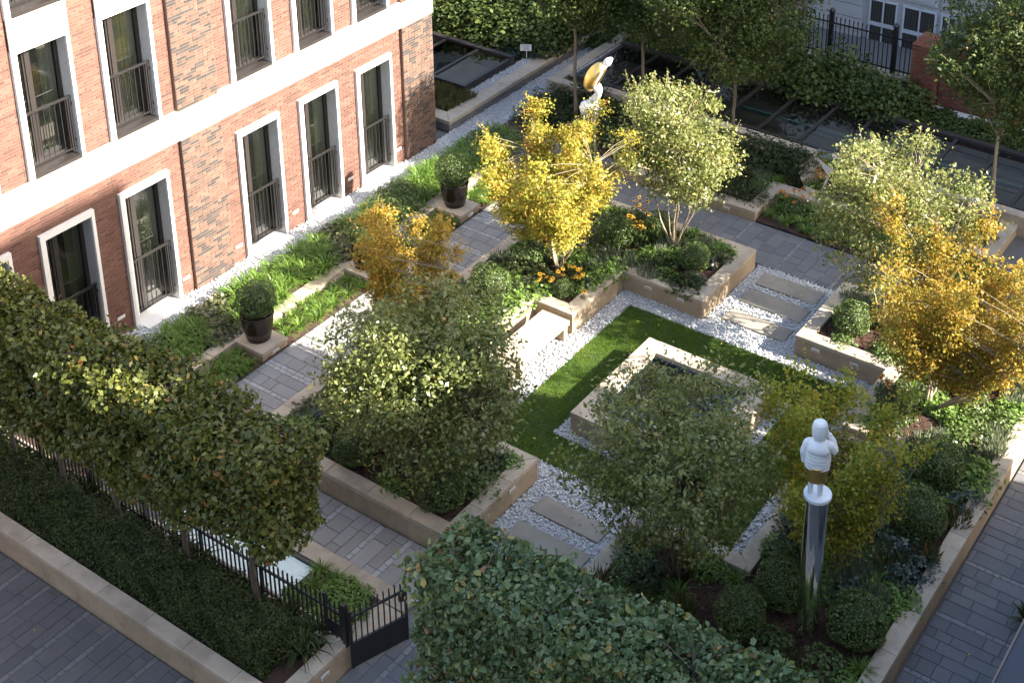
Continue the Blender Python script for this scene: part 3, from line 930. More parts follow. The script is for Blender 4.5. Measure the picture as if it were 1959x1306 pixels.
# ------------------------------------------------------------------ white pebbles
def pebbles(name, label, rects, holes, z, seed, dens=620, r0=.024):
    rr = np.random.default_rng(seed)
    mb_ = MB(); P = []
    for (x0, x1, y0, y1) in rects:
        for (a, b_, c_, d_) in sheet_minus(x0, x1, y0, y1, [h for h in holes if h[0] < x1 and h[1] > x0 and h[2] < y1 and h[3] > y0]):
            mb_.poly([(a, c_, z - .02), (b_, c_, z - .02), (b_, d_, z - .02), (a, d_, z - .02)])
        n = int((x1 - x0) * (y1 - y0) * dens)
        p = np.stack([rr.uniform(x0, x1, n), rr.uniform(y0, y1, n)], 1)
        for h in holes:
            p = p[~((p[:, 0] > h[0] - .01) & (p[:, 0] < h[1] + .01) & (p[:, 1] > h[2] - .01) & (p[:, 1] < h[3] + .01))]
        P.append(p)
    p = np.concatenate(P); n = len(p)
    s = r0 * rr.uniform(.55, 1.25, (n, 1)) * np.stack([rr.uniform(.9, 1.35, n), rr.uniform(.75, 1.1, n), rr.uniform(.5, .8, n)], 1)
    th = rr.uniform(0, 6.283, n); ct, st = np.cos(th), np.sin(th)
    V = IV[None] * s[:, None] * rr.uniform(.82, 1.15, (n, 12, 1))
    X = V[..., 0] * ct[:, None] - V[..., 1] * st[:, None]; Y = V[..., 0] * st[:, None] + V[..., 1] * ct[:, None]
    zz_ = z - .012 + rr.uniform(0, .022, n)
    co = np.stack([X + p[:, :1], Y + p[:, 1:], V[..., 2] + zz_[:, None]], -1).reshape(-1, 3)
    F = (IF[None] + (np.arange(n) * 12)[:, None, None]).reshape(-1, 3)
    tone = np.repeat(rr.beta(2.2, 1.2, n), 20)
    struct(name + '_bed', mb_, 'pebble_bed')
    o = add_obj(name, np_indexed(name, co, F, 'pebble', tone))
    meta(o, label, 'pebbles', kind='stuff')

LAWN = (8.07, 13.19, 17.25, 22.25)
SL = [(9.87, 11.30, 24.47, 24.98), (9.87, 11.32, 23.71, 24.24), (9.90, 11.34, 22.93, 23.38), (9.89, 11.30, 16.10, 16.52), (9.89, 11.38, 15.32, 15.80), (9.89, 11.38, 14.52, 15.0)]
pebbles('pebbles', 'white pebbles bordering the lawn and stepping slabs', [(7.63, 13.61, 16.84, 22.68), (9.59, 11.68, 22.68, 25.21), (9.56, 11.69, 14.40, 16.84), (6.68, 7.62, 18.78, 20.70)], [LAWN] + SL, .0, 31)
pebbles('pebbles', 'white pebbles in a ring around the fountain basin', [(9.06, 12.36, 17.97, 21.20)], [(9.31, 12.12, 18.17, 20.98)], .012, 32)
pebbles('pebbles', 'white pebbles along the foot of the brick facade', [(0.0, 1.06, 12.4, 26.2)], [(-.1, .31, a + .08, b_ - .05) for a, b_ in GW] + [(-.1, .05, 17.45, 18.54), (-.1, .05, 24.42, 25.56)], .0, 33)
pebbles('pebbles', 'white pebbles beside the grey block planter wall', [(-0.02, .58, 26.2, 34.2), (.58, 1.05, 26.2, 29.9)], [], .0, 34, 520)
pebbles('pebbles', 'white pebbles between the left roof light and stone coping', [(-.72, -.44, 27.7, 30.6)], [], .3, 35, 520)
pebbles('pebbles', 'white pebbles between the stone kerb and the long roof light', [(.97, 1.28, 30.3, 33.0)], [], .28, 36, 520)

# ------------------------------------------------------------------ lawn
mb = MB()
FR = (9.06, 12.36, 17.97, 21.20)
for (a, b_, c_, d_) in sheet_minus(*LAWN, [FR]):
    mb.poly([(a, c_, .004), (b_, c_, .004), (b_, d_, .004), (a, d_, .004)])
struct('lawn', mb, 'lawn_soil')
rng = np.random.default_rng(3)
n = 150000
p = np.stack([rng.uniform(LAWN[0] - .02, LAWN[1] + .02, n), rng.uniform(LAWN[2] - .02, LAWN[3] + .02, n)], 1)
p = p[~((p[:, 0] > FR[0]) & (p[:, 0] < FR[1]) & (p[:, 1] > FR[2]) & (p[:, 1] < FR[3]))]
n = len(p)
pat = .5 + .25 * np.sin(p[:, 0] * 3.1 + np.sin(p[:, 1] * 2.3)) * np.sin(p[:, 1] * 2.7 + 1) + .2 * np.sin(p[:, 0] * 9 + p[:, 1] * 7)
th = rng.uniform(0, 6.283, n); h = rng.uniform(.025, .055, n) * (0.8 + .4 * pat)
dx, dy = np.cos(th), np.sin(th); lean = rng.uniform(.0, .03, n)
b0 = np.stack([p[:, 0] - dy * .004, p[:, 1] + dx * .004, np.full(n, .003)], 1); b1 = np.stack([p[:, 0] + dy * .004, p[:, 1] - dx * .004, np.full(n, .003)], 1)
tp = np.stack([p[:, 0] + dx * lean, p[:, 1] + dy * lean, h], 1)
o = add_obj('lawn_grass', np_mesh('lawn_grass', np.stack([b0, b1, tp], 1).reshape(-1, 3), 3, 'leaf_lawn', np.clip(rng.normal(.35, .2, n) + .35 * (pat - .4) + .9 * np.clip(np.sin(p[:, 0] * 1.9 + 2 * np.sin(p[:, 1] * 1.3)) * np.sin(p[:, 1] * 2.2 + 4) - .55, 0, 1), 0, 1)))
meta(o, 'short green mown grass around the fountain basin', 'grass', kind='stuff')

# ------------------------------------------------------------------ iron railings and gate
fence = thing('iron_railing', 'black iron spiked railing behind the clipped street hedge', 'railing', (5, 11.80, .5))
m2 = MB(); m2.box(-1, 9.62, 11.785, 11.815, 1.0, 1.04); m2.box(-1, 9.62, 11.785, 11.815, .56, .595)
m2.build('rail', 'black_metal', fence)
bar = MB(); bar.box(-.011, .011, -.011, .011, 0, .70); bar.add([(-.011, -.011, .7), (.011, -.011, .7), (.011, .011, .7), (-.011, .011, .7), (.011, 0, .735)], [(0, 1, 4), (1, 2, 4), (2, 3, 4), (3, 0, 4)])
bme = bar.mesh('bar', 'black_metal')
x = 9.50; kx = 0
while x > -.9:
    if kx % 14 in (3,):
        p2 = MB(); p2.box(x - .022, x + .022, 11.775, 11.825, .5, 1.28); p2.build('post', 'black_metal', fence)
    else:
        add_obj('bar', bme, fence, Vector((x, 11.80, .5)) - fence.location)
    x -= .098; kx += 1
p2 = MB(); p2.box(9.56, 9.63, 11.765, 11.835, .45, 1.26); p2.box(9.24, 9.56, 11.79, 11.81, .595, .80); p2.build('gate_post', 'black_metal', fence)
gate = thing('iron_gate', 'open black iron gate with spiked bars above a solid panel', 'gate', (9.65, 11.80, 0))
gd = Vector((.34, .94, 0)).normalized(); gn = Vector((-gd.y, gd.x, 0)); g0 = Vector((9.68, 11.80, 0)); GL = .98
def gbox(mb_, s0, s1, t, z0, z1):
    c = [g0 + gd * s0 - gn * t, g0 + gd * s1 - gn * t, g0 + gd * s1 + gn * t, g0 + gd * s0 + gn * t]
    mb_.add([(p.x, p.y, z0) for p in c] + [(p.x, p.y, z1) for p in c], [(0, 3, 2, 1), (4, 5, 6, 7), (0, 1, 5, 4), (1, 2, 6, 5), (2, 3, 7, 6), (3, 0, 4, 7)])
m2 = MB(); gbox(m2, 0, .035, .02, .05, 1.16); gbox(m2, GL - .035, GL, .02, .05, 1.30); gbox(m2, .036, GL - .036, .017, 1.02, 1.055); gbox(m2, .036, GL - .036, .019, .50, .535)
m2.build('gate_frame', 'black_metal', gate)
m2 = MB(); gbox(m2, .036, GL - .036, .012, .06, .499); m2.build('panel', 'black_metal', gate)
for q in range(9):
    s = .10 + (GL - .2) * q / 8
    m2 = MB(); gbox(m2, s - .009, s + .009, .009, .536, 1.019); gbox(m2, s - .009, s + .009, .0088, 1.056, 1.22); m2.build('bar', 'black_metal', gate)
m2 = MB(); gbox(m2, GL - .13, GL - .036, .026, .86, 1.0); m2.build('lock', 'black_metal', gate)

# ------------------------------------------------------------------ north side: block planter, roof lights, sign
np_ = thing('block_planter', 'grey split block planter wall with pale coping beyond the brick corner', 'planter', (-.2, 30, 0))
rr = random.Random(44)
for c_ in range(2):
    z0 = c_ * .105 - .02; y = 26.19 - (.18 if c_ else 0)
    while y < 33.5:
        e = y + rr.choice((.36, .42, .30)); a, b_ = max(y, 26.19), min(e, 33.55)
        m2 = MB(); j = rr.uniform(-.008, .008)
        m2.prism([(-.3, a + .003), (-.03 + j, a + .003), (-.03 + j, b_ - .003), (-.3, b_ - .003)], z0, z0 + .1, .006, rr.random()); m2.build('block', 'grey_block', np_); y = e
    x = -.3
    while x > -3:
        m2 = MB(); m2.prism([(x - .38, 26.19), (x - .004, 26.19), (x - .004, 26.45), (x - .38, 26.45)], z0, z0 + .1, .006, rr.random()); m2.build('block', 'grey_block', np_); x -= .38
y = 26.17
while y < 33.5:
    e = y + .86
    m2 = MB()
    if y < 26.2: m2.prism([(-.012, y), (-.012, e - .003), (-.44, e - .003), (-.44, y + .42)], .195, .30, .01, rr.random())
    else: m2.rect(-.44, -.012, y + .003, min(e, 33.57) - .003, .195, .30, .01, rr.random())
    m2.build('coping_stone', 'buff_stone', np_); y = e
m2 = MB(); m2.prism([(-3, 26.17), (-.016, 26.17), (-.444, 26.59), (-3, 26.59)], .195, .30, .01, .5); m2.build('coping_stone', 'buff_stone', np_)

def roof_light(name, label, x0, x1, y0, y1, z, bars, sill=True):
    t = thing(name, label, 'roof light', ((x0 + x1) / 2, (y0 + y1) / 2, 0))
    f = MB(); b_ = .11
    f.box(x0, x1, y0, y0 + b_, -.1, z); f.box(x0, x1, y1 - b_ - .06, y1, -.1, z + .05)
    f.box(x0, x0 + b_, y0 + b_, y1 - b_ - .06, -.1, z); f.box(x1 - b_, x1, y0 + b_, y1 - b_ - .06, -.1, z)
    f.build('frame', 'bronze_frame', t)
    prev = x0 + b_
    for bx in list(bars) + [x1 - b_]:
        if bx < x1 - b_ - .01:
            m2 = MB(); m2.box(bx - .045, bx + .045, y0 + b_, y1 - b_ - .06, z - .08, z + .012); m2.build('glazing_bar', 'bronze_frame', t); hi = bx - .045
        else: hi = bx
        m2 = MB(); m2.poly([(prev, y0 + b_, z - .02), (hi, y0 + b_, z - .02), (hi, y1 - b_ - .06, z - .02), (prev, y1 - b_ - .06, z - .02)]); m2.build('pane', 'roof_glass', t)
        prev = bx + .045
    # sunken well below
    m2 = MB(); zb = .02; a, b2, c_, d_ = x0 + .02, x1 - .02, y0 + .02, y1 - .02
    m2.poly([(a, c_, zb), (b2, c_, zb), (b2, d_, zb), (a, d_, zb)]); m2.poly([(a, d_, zb), (b2, d_, zb), (b2, d_, z - .1), (a, d_, z - .1)])
    m2.poly([(a, c_, zb), (a, d_, zb), (a, d_, z - .1), (a, c_, z - .1)]); m2.poly([(b2, c_, zb), (b2, d_, zb), (b2, d_, z - .1), (b2, c_, z - .1)]); m2.poly([(a, c_, zb), (b2, c_, zb), (b2, c_, z - .1), (a, c_, z - .1)])
    m2.build('well_lining', 'blind_cloth', t)
    return t
rl = roof_light('roof_light', 'long dark framed glass roof light across the north end', 1.3, 16.0, 29.99, 32.6, .5, [2.55, 3.67, 4.82, 5.9, 6.98, 8.13, 9.2, 10.36, 11.4, 12.5, 13.6, 14.7])
m2 = MB(); m2.box(5.95, 15.9, 31.13, 31.19, .30, .40); m2.build('teal_strip', 'plain_teal', rl)  # teal strip running lengthwise below the panes
roof_light('roof_light', 'smaller dark framed glass roof light beside the brick corner', -4.2, -.73, 27.72, 30.0, .5, [-1.9, -3.1])
sk = thing('roof_light_kerb', 'pale stone kerb around the long roof light', 'kerb', (5, 29.9, 0))
x = .6
while x < 14.5:
    e = x + 1.15
    m2 = MB(); m2.rect(x + .002 if x > .7 else x, e - .002, 29.70, 29.985, -.05, .47 if x > 1.2 else .30, .008, rr.random()); m2.build('kerb_stone', 'buff_stone', sk); x = e
y = 29.99
while y < 33.5:
    m2 = MB(); m2.rect(.6, .95, y + .002, y + .9, -.05, .30, .008, rr.random()); m2.build('kerb_stone', 'buff_stone', sk); y += .902
sg = thing('plant_sign', 'small white text sign on a stake beside the roof light', 'sign', (-.62, 30.45, .25))
m2 = MB(); m2.box(-.64, -.62, 30.44, 30.46, .2, .62); m2.build('stake', 'sign_white', sg)
sd_ = Vector((.83, .56, 0)); up_ = Vector((-.2, .3, .93)).normalized(); cc = Vector((-.63, 30.42, .66)); nn_ = sd_.cross(up_).normalized()
def plate(mb_, w0, w1, h0, h1, t0, t1):
    vs = [cc + sd_ * a + up_ * b_ + nn_ * t for t in (t0, t1) for a, b_ in ((w0, h0), (w1, h0), (w1, h1), (w0, h1))]
    mb_.add(vs, [(0, 3, 2, 1), (4, 5, 6, 7), (0, 1, 5, 4), (1, 2, 6, 5), (2, 3, 7, 6), (3, 0, 4, 7)])
m2 = MB(); plate(m2, -.16, .16, -.09, .09, -.006, .006); m2.build('board', 'sign_white', sg)
m2 = MB()
for q, ww in enumerate((.11, .13, .09, .12)):
    plate(m2, -ww, ww, .045 - q * .034, .058 - q * .034, .0065, .008)
m2.build('text_lines', 'sign_text', sg)

# back wall, pillar, fence, rusticated building
bw = thing('brick_wall', 'low dark red brick wall with stone cap behind the shrubs', 'wall', (3, 34.6, 0))
def brick_face(mb_, x0, x1, y, z0, z1, rr, ny=-1):
    z = z0; c_ = 0
    while z < z1 - .02:
        x = x0 - (.11 if c_ % 2 else 0)
        while x < x1:
            a, b_ = max(x, x0) + .004, min(x + .22, x1) - .004
            if b_ - a > .02:
                t = min(z + .068, z1) - .008
                mb_.add([(a, y, z), (b_, y, z), (b_, y, t), (a, y, t), (a, y + .02, z), (b_, y + .02, z), (b_, y + .02, t), (a, y + .02, t)], [(0, 1, 2, 3), (3, 2, 6, 7), (0, 3, 7, 4), (1, 5, 6, 2), (0, 4, 5, 1)], rr.random())
            x += .22
        z += .07; c_ += 1
m2 = MB(); m2.box(-8, 9.27, 34.72, 34.95, -.05, .55); m2.box(10.25, 16, 34.72, 34.95, -.05, 1.75); m2.build('wall', 'mortar', bw)
m2 = MB(); brick_face(m2, 4, 9.27, 34.705, 0, .55, rr); meta(m2.build('brick_facing', 'brick_dark', bw), kind='stuff')
m2 = MB(); brick_face(m2, 10.0, 13, 34.705, 0, 1.75, rr); meta(m2.build('brick_facing', 'brick_dark', bw), kind='stuff')
m2 = MB(); m2.rect(-8, 9.27, 34.66, 35.0, .555, .63, .01, .5); m2.build('cap', 'buff_stone', bw)
m2 = MB(); m2.rect(10.25, 16, 34.66, 35.0, 1.755, 1.85, .03, .5); m2.build('cap', 'brick_dark', bw)
m2 = MB(); m2.rect(4.0, 13, 34.35, 34.66, -.05, .12, .01, .5); m2.build('plinth', 'white_stone', bw)
pl = thing('brick_pillar', 'red brick gate pillar with sloped cap beside the lantern', 'pillar', (9.6, 34.6, 0))
m2 = MB(); m2.box(9.31, 9.93, 34.41, 34.98, -.05, 1.85); m2.build('core', 'mortar', pl)
m2 = MB(); brick_face(m2, 9.29, 9.95, 34.385, 0, 1.86, rr)
mm = MB(); brick_face(mm, 34.385, 35.0, 0, 0, 1.86, rr)
for v_, f_, a_ in [(mm.v, mm.f, mm.a)]:
    i0 = len(m2.v); m2.v += [(9.955 - p[1], p[0], p[2]) for p in v_]
    m2.f += [tuple(i0 + q for q in ff) for ff in f_]; m2.a += a_
meta(m2.build('brick', 'brick_dark', pl), kind='stuff')
m2 = MB(); m2.add([(9.27, 34.37, 1.86), (9.97, 34.37, 1.86), (9.97, 35.02, 1.86), (9.27, 35.02, 1.86), (9.45, 34.55, 2.10), (9.79, 34.55, 2.10), (9.79, 34.84, 2.10), (9.45, 34.84, 2.10)], [(0, 3, 2, 1), (4, 5, 6, 7), (0, 1, 5, 4), (1, 2, 6, 5), (2, 3, 7, 6), (3, 0, 4, 7)]); m2.build('cap', 'brick_dark', pl)
ln = thing('wall_lantern', 'small black wall lantern with pale glass beside the brick pillar', 'lantern', (10.1, 34.5, 1.3))
m2 = MB(); m2.lathe([(.05, .0), (.075, .05), (.075, .06)], (10.1, 34.56, 1.15), 8); m2.lathe([(.09, 0), (.03, .09), (.02, .14)], (10.1, 34.56, 1.42), 8); m2.box(10.09, 10.11, 34.56, 34.71, 1.5, 1.53)
for q in range(4): m2.box(10.1 + (.07 if q % 2 else -.07) - .008, 10.1 + (.07 if q % 2 else -.07) + .008, 34.56 + (.07 if q // 2 else -.07) - .008, 34.56 + (.07 if q // 2 else -.07) + .008, 1.2, 1.43)
m2.build('bracket', 'black_metal', ln)
m2 = MB(); m2.lathe([(.055, 0), (.062, .1), (.055, .2)], (10.1, 34.56, 1.21), 10); m2.build('globe', 'lantern_glass', ln, smooth=True)
bf = thing('iron_fence', 'black iron fence with spear tops on the low brick wall', 'fence', (7, 34.85, .63))
m2 = MB(); m2.box(2, 9.3, 34.84, 34.87, 1.66, 1.70); m2.box(2, 9.3, 34.84, 34.87, .72, .76); m2.build('rail', 'black_metal', bf)
bar = MB(); bar.box(-.011, .011, -.011, .011, 0, 1.2); bar.add([(-.02, -.02, 1.2), (.02, -.02, 1.2), (.02, .02, 1.2), (-.02, .02, 1.2), (0, 0, 1.3)], [(0, 1, 4), (1, 2, 4), (2, 3, 4), (3, 0, 4)])
bme = bar.mesh('bar', 'black_metal'); x = 2.05
while x < 9.25: add_obj('bar', bme, bf, Vector((x, 34.855, .62)) - bf.location); x += .13
for x in (6.72, 8.62):
    m2 = MB(); m2.box(x - .06, x + .06, 34.80, 34.91, .62, 1.95); m2.lathe([(.05, 0), (.09, .05), (.09, .1), (.03, .17)], (x, 34.855, 1.95), 10); m2.build('post', 'black_metal', bf)
gb = thing('stone_building', 'pale grey rusticated stone building with barred white windows at the back', 'building', (8, 38, 0))
m2 = MB(); m2.box(-12, 30, 38.12, 48, -3, 9); m2.build('wall', 'rustic_stone', gb)
z = -2.0; rr = random.Random(3)
while z < 8:
    for (x0, x1) in ((-6, -4.7), (-4.7, -3.2), (0.2, 1.6), (1.6, 3.2), (3.2, 4.8), (4.8, 6.30), (9.25, 10.6), (10.6, 12), (12, 13.5)):
        m2 = MB(); m2.box(x0 + .012, x1 - .012, 38.03, 38.119, z + .012, z + .42 - .012, rr.random()); m2.build('stone_course', 'rustic_stone', gb)
    z += .42
for (x0, x1) in ((6.50, 7.40), (7.56, 8.60), (8.72, 9.22)):
    m2 = MB(); zt, zb = 1.28, -1.4
    for a, b_ in ((x0, x0 + .06), (x1 - .06, x1), ((x0 + x1) / 2 - .02, (x0 + x1) / 2 + .02)): m2.box(a, b_, 38.05, 38.10, zb, zt)
    for a in (zt - .06, .42, zb): m2.box(x0 + .06, x1 - .06, 38.055, 38.095, a, a + (.12 if a == .42 else .06))
    wo = m2.build('window', 'white_paint', gb)
    m3 = MB(); m3.poly([(x0 + .03, 38.085, zb), (x1 - .03, 38.085, zb), (x1 - .03, 38.085, zt), (x0 + .03, 38.085, zt)]); m3.build('pane', 'interior', wo)
    m3 = MB(); x = x0 + .1
    while x < x1 - .08: m3.box(x - .008, x + .008, 38.06, 38.075, zb + .06, zt - .06); x += .085
    m3.build('bars', 'black_metal', wo)
    m3 = MB(); m3.box(x0, x1, 38.04, 38.118, 1.45, 2.3); m3.box(x0 + .1, x1 - .1, 38.025, 38.0395, 1.52, 2.2); m3.build('panel', 'rustic_stone', wo)

# ------------------------------------------------------------------ east edge: canopy and plants; buildings out of view, sized and notched to shape shade on the court
cn = thing('canopy', 'dark navy canopy roof edge at the lower right corner', 'canopy', (20, 15, 3))
m2 = MB(); m2.box(18.46, 21.2, 8.0, 21.0, 2.9, 3.0); m2.build('roof', 'navy_paint', cn)
m2 = MB(); m2.box(18.43, 18.458, 8.0, 21.0, 2.88, 3.02); m2.build('edge_trim', 'edge_trim', cn)
for yy in (9, 20.5):
    m2 = MB(); m2.box(20.9, 21.1, yy - .1, yy + .1, 0, 2.9); m2.build('post', 'navy_paint', cn)

def shade_block(label, boxes, windows=()):
    x0, x1, y0, y1, z1 = boxes[0]
    t = thing('unseen_shade_block', label, 'building', ((x0 + x1) / 2, (y0 + y1) / 2, 0))
    for (a, b_, c_, d_, e) in boxes:
        m2 = MB(); m2.rect(a, b_, c_, d_, -.05, e, .05, .5); m2.build('wall', 'shade_block_render', t)
        # window rows on the side that faces the court
        z = 1.2
        while z < e - 2.2:
            y = c_ + .8
            while y < d_ - 1.6 and b_ - a < 20:
                m3 = MB(); m3.box(a - .03, a + .02, y, y + 1.1, z, z + 1.7); m3.build('window', 'window_glass', t); y += 2.4
            z += 3.3
    return t
shade_block('tall rendered building east of the walkway', [(24, 27, 3.0, 15.9, 18.7), (24.02, 27, 15.91, 18.3, 15.2), (24, 27, 18.31, 19.2, 18.7), (24.02, 27, 19.21, 21.0, 12.5), (24, 27, 21.01, 24.1, 18.7)])  # lower roof steps added to let sun patches through
shade_block('long rendered building northeast of the court', [(24, 30, 30.0, 33.2, 12.0), (24.01, 30, 33.21, 70, 16.9)])
shade_block('tall rendered building south of the street behind the viewpoint', [(-12, 19.5, -10, -.8, 7), (19.6, 42, -10, -1.5, 8)])

# ------------------------------------------------------------------ statues on mirror columns
def skin_body(name, mat, nodes, edges, parent, sub=2):
    me = bpy.data.meshes.new(name)
    rl_ = root_loc(parent)
    me.from_pydata([tuple(Vector(n[0]) - rl_) for n in nodes], edges, [])
    o = add_obj(name, me, parent)
    md = o.modifiers.new('skin', 'SKIN')
    md.use_smooth_shade = True
    for i, n in enumerate(nodes):
        r = n[1]
        me.skin_vertices[0].data[i].radius = r if isinstance(r, tuple) else (r, r)
        me.skin_vertices[0].data[i].use_root = (i == 0)
    sb = o.modifiers.new('sub', 'SUBSURF'); sb.levels = sub; sb.render_levels = sub
    me.materials.append(MATS[mat])
    return o

def loft(mb_, rings, n=28, ripple=None):
    """rings: (centre, ru, rv, u, v)"""
    base = len(mb_.v)
    for (c, ru, rv, u, v) in rings:
        for k in range(n):
            t = 2 * math.pi * k / n
            mb_.v.append(tuple(c + u * (ru * math.cos(t)) + v * (rv * math.sin(t))))
    for i in range(len(rings) - 1):
        for k in range(n):
            k2 = (k + 1) % n
            mb_.f.append((base + i * n + k, base + i * n + k2, base + (i + 1) * n + k2, base + (i + 1) * n + k)); mb_.a.append(.5)
    mb_.f.append(tuple(base + k for k in range(n - 1, -1, -1))); mb_.a.append(.5)
    e = base + (len(rings) - 1) * n
    mb_.f.append(tuple(e + k for k in range(n))); mb_.a.append(.5)

def column(label, x, y, z0, z1):
    t = thing('mirror_column', label, 'column', (x, y, z0))
    m2 = MB(); m2.lathe([(.172, 0), (.172, (z1 - z0) * .5), (.172, z1 - z0)], (x, y, z0), 64); m2.build('shaft', 'mirror', t, smooth=True)
    md = t.children[0].modifiers.new('edge', 'EDGE_SPLIT'); md.split_angle = math.radians(40)
    return t
c1 = Vector((15.21, 15.96, 0)); c2 = Vector((5.70, 24.24, 0))
column('tall mirror polished column in the southeast bed carrying a white statue', c1.x, c1.y, .3, 3.07)
column('mirror polished column in the northwest bed behind the yellow maple', c2.x, c2.y, .3, 3.05)

# statue 1: standing figure seen from behind, jacket, gold skirt, right hand raised to the face
s1 = thing('statue', 'white statue of a person in quilted jacket and gold skirt seen from behind', 'statue', (c1.x, c1.y, 3.07))
F = Vector((-.33, .94, 0)).normalized(); Rr = Vector((.94, .33, 0)).normalized(); U = Vector((0, 0, 1))
o1 = Vector((c1.x, c1.y, 3.13)) - Rr * .04 - F * .03
P1 = lambda r, f_, z: o1 + Rr * r + F * f_ + U * z
m2 = MB(); m2.lathe([(.172, 0), (.205, .004), (.208, .05), (.200, .062), (.03, .064)], (c1.x, c1.y, 3.071), 48); m2.build('plate', 'white_marble', s1, smooth=False)
nod = [(P1(0, 0, .52), (.10, .085)), (P1(-.065, 0, .46), (.065, .07)), (P1(-.07, .005, .26), (.05, .052)), (P1(-.07, -.012, .08), (.036, .04)), (P1(-.07, .0, .035), (.042, .042)), (P1(-.08, .09, .028), (.036, .028)),
       (P1(.065, -.01, .46), (.065, .07)), (P1(.07, -.02, .26), (.05, .052)), (P1(.07, -.035, .08), (.036, .04)), (P1(.07, -.03, .035), (.042, .042)), (P1(.085, .06, .028), (.036, .028)),
       (P1(0, -.005, .68), (.11, .09)), (P1(0, -.005, .86), (.125, .095)), (P1(0, .0, .98), (.055, .055)), (P1(0, .02, 1.07), (.085, .09)), (P1(.0, .025, 1.16), (.088, .10)), (P1(0, .02, 1.215), (.05, .06))]
edg = [(0, 1), (1, 2), (2, 3), (3, 4), (4, 5), (0, 6), (6, 7), (7, 8), (8, 9), (9, 10), (0, 11), (11, 12), (12, 13), (13, 14), (14, 15), (15, 16)]
skin_body('body', 'white_marble', nod, edg, s1)
m2 = MB(); rings = []
for i in range(66):
    t = i / 65; z = .50 + .51 * t
    w_ = .180 + .012 * math.sin(t * 4.0); w_ *= 1 - (max(0, t - .78) / .22) ** 2 * .60
    q = 1 - .05 * max(0, 1 - abs(((t * 8) % 1) - .5) / .22)
    rings.append((P1(0, -.01, z), w_ * q, w_ * .66 * q, Rr, F))
loft(m2, rings)
def sleeve(pts, rads):
    n = 44; P_ = [Vector(p) for p in pts]; out = []
    for i in range(n):
        t = i / (n - 1) * (len(P_) - 1); k_ = min(int(t), len(P_) - 2); u = t - k_
        p = P_[k_].lerp(P_[k_ + 1], u); r = rads[k_] * (1 - u) + rads[k_ + 1] * u
        out.append((p, r * (1 - .06 * max(0, 1 - abs(((i / 4.2) % 1) - .5) / .3))))
    m2.tube([q[0] for q in out], [q[1] for q in out], 14)
sleeve([P1(-.10, 0, .94), P1(-.16, -.005, .90), P1(-.20, .0, .74), P1(-.185, .03, .54)], [.055, .062, .062, .05])
sleeve([P1(.10, .0, .94), P1(.17, .0, .90), P1(.235, .03, .79), P1(.20, .08, .91), P1(.125, .10, 1.02)], [.055, .062, .056, .048, .038])
m2.build('jacket', 'white_marble', s1, smooth=True)
m2 = MB(); rings = []
for i in range(13):
    t = i / 12; a_ = t * math.pi
    rings.append((P1(.01, -.085 - .02 * math.sin(a_), .74 + .24 * t), .02 + .135 * math.sin(a_ * .75 + .45), .02 + .035 * math.sin(a_), Rr, F))
loft(m2, rings, 24); m2.build('hood', 'white_marble', s1, smooth=True)
m2 = MB(); rings = []
for i in range(10):
    t = i / 9
    rings.append((P1(0, -.005, .27 + .28 * t), .15 + .02 * t - .012 * abs(math.sin(t * 6)), .115 + .015 * t, Rr, F))
loft(m2, rings, 24); m2.build('skirt', 'gold', s1, smooth=True)
# hair shell with strands
m2 = MB(); n = 56; prof = [(.02, 1.288), (.07, 1.28), (.102, 1.25), (.116, 1.19), (.116, 1.11), (.108, 1.04), (.095, .985), (.06, .97)]
base = len(m2.v)
for i, (r, z) in enumerate(prof):
    for k_ in range(n):
        t = 2 * math.pi * k_ / n; rr_ = r * .93 * (1 + (.07 if k_ % 2 else -.06))
        ff = .86 if math.sin(t) > .35 and z < 1.2 else 1.05
        m2.v.append(tuple(P1(rr_ * math.cos(t), .015 + rr_ * ff * math.sin(t) * (0.72 if ff < 1 else 1), z)))
for i in range(len(prof) - 1):
    for k_ in range(n): m2.f.append((base + i * n + k_, base + (i + 1) * n + k_, base + (i + 1) * n + (k_ + 1) % n, base + i * n + (k_ + 1) % n)); m2.a.append(.5)
m2.f.append(tuple(base + k_ for k_ in range(n))); m2.a.append(.5)
m2.build('hair', 'white_marble', s1, smooth=False)
# raised right hand: palm and five fingers against the cheek
nod = [(P1(.125, .10, 1.01), .026), (P1(.10, .115, 1.06), (.030, .016))]; edg = [(0, 1)]
for q in range(4):
    a_ = -.025 + q * .016; L_ = (.045, .056, .06, .05)[q]
    i_ = len(nod); nod += [(P1(.09, .10 + a_, 1.085), .010), (P1(.082, .105 + a_, 1.085 + L_ * .6), .009), (P1(.070, .105 + a_, 1.085 + L_), .007)]; edg += [(1, i_), (i_, i_ + 1), (i_ + 1, i_ + 2)]
i_ = len(nod); nod += [(P1(.10, .145, 1.04), .010), (P1(.085, .155, 1.065), .008)]; edg += [(1, i_), (i_, i_ + 1)]
skin_body('raised_hand', 'white_marble', nod, edg, s1, 1)

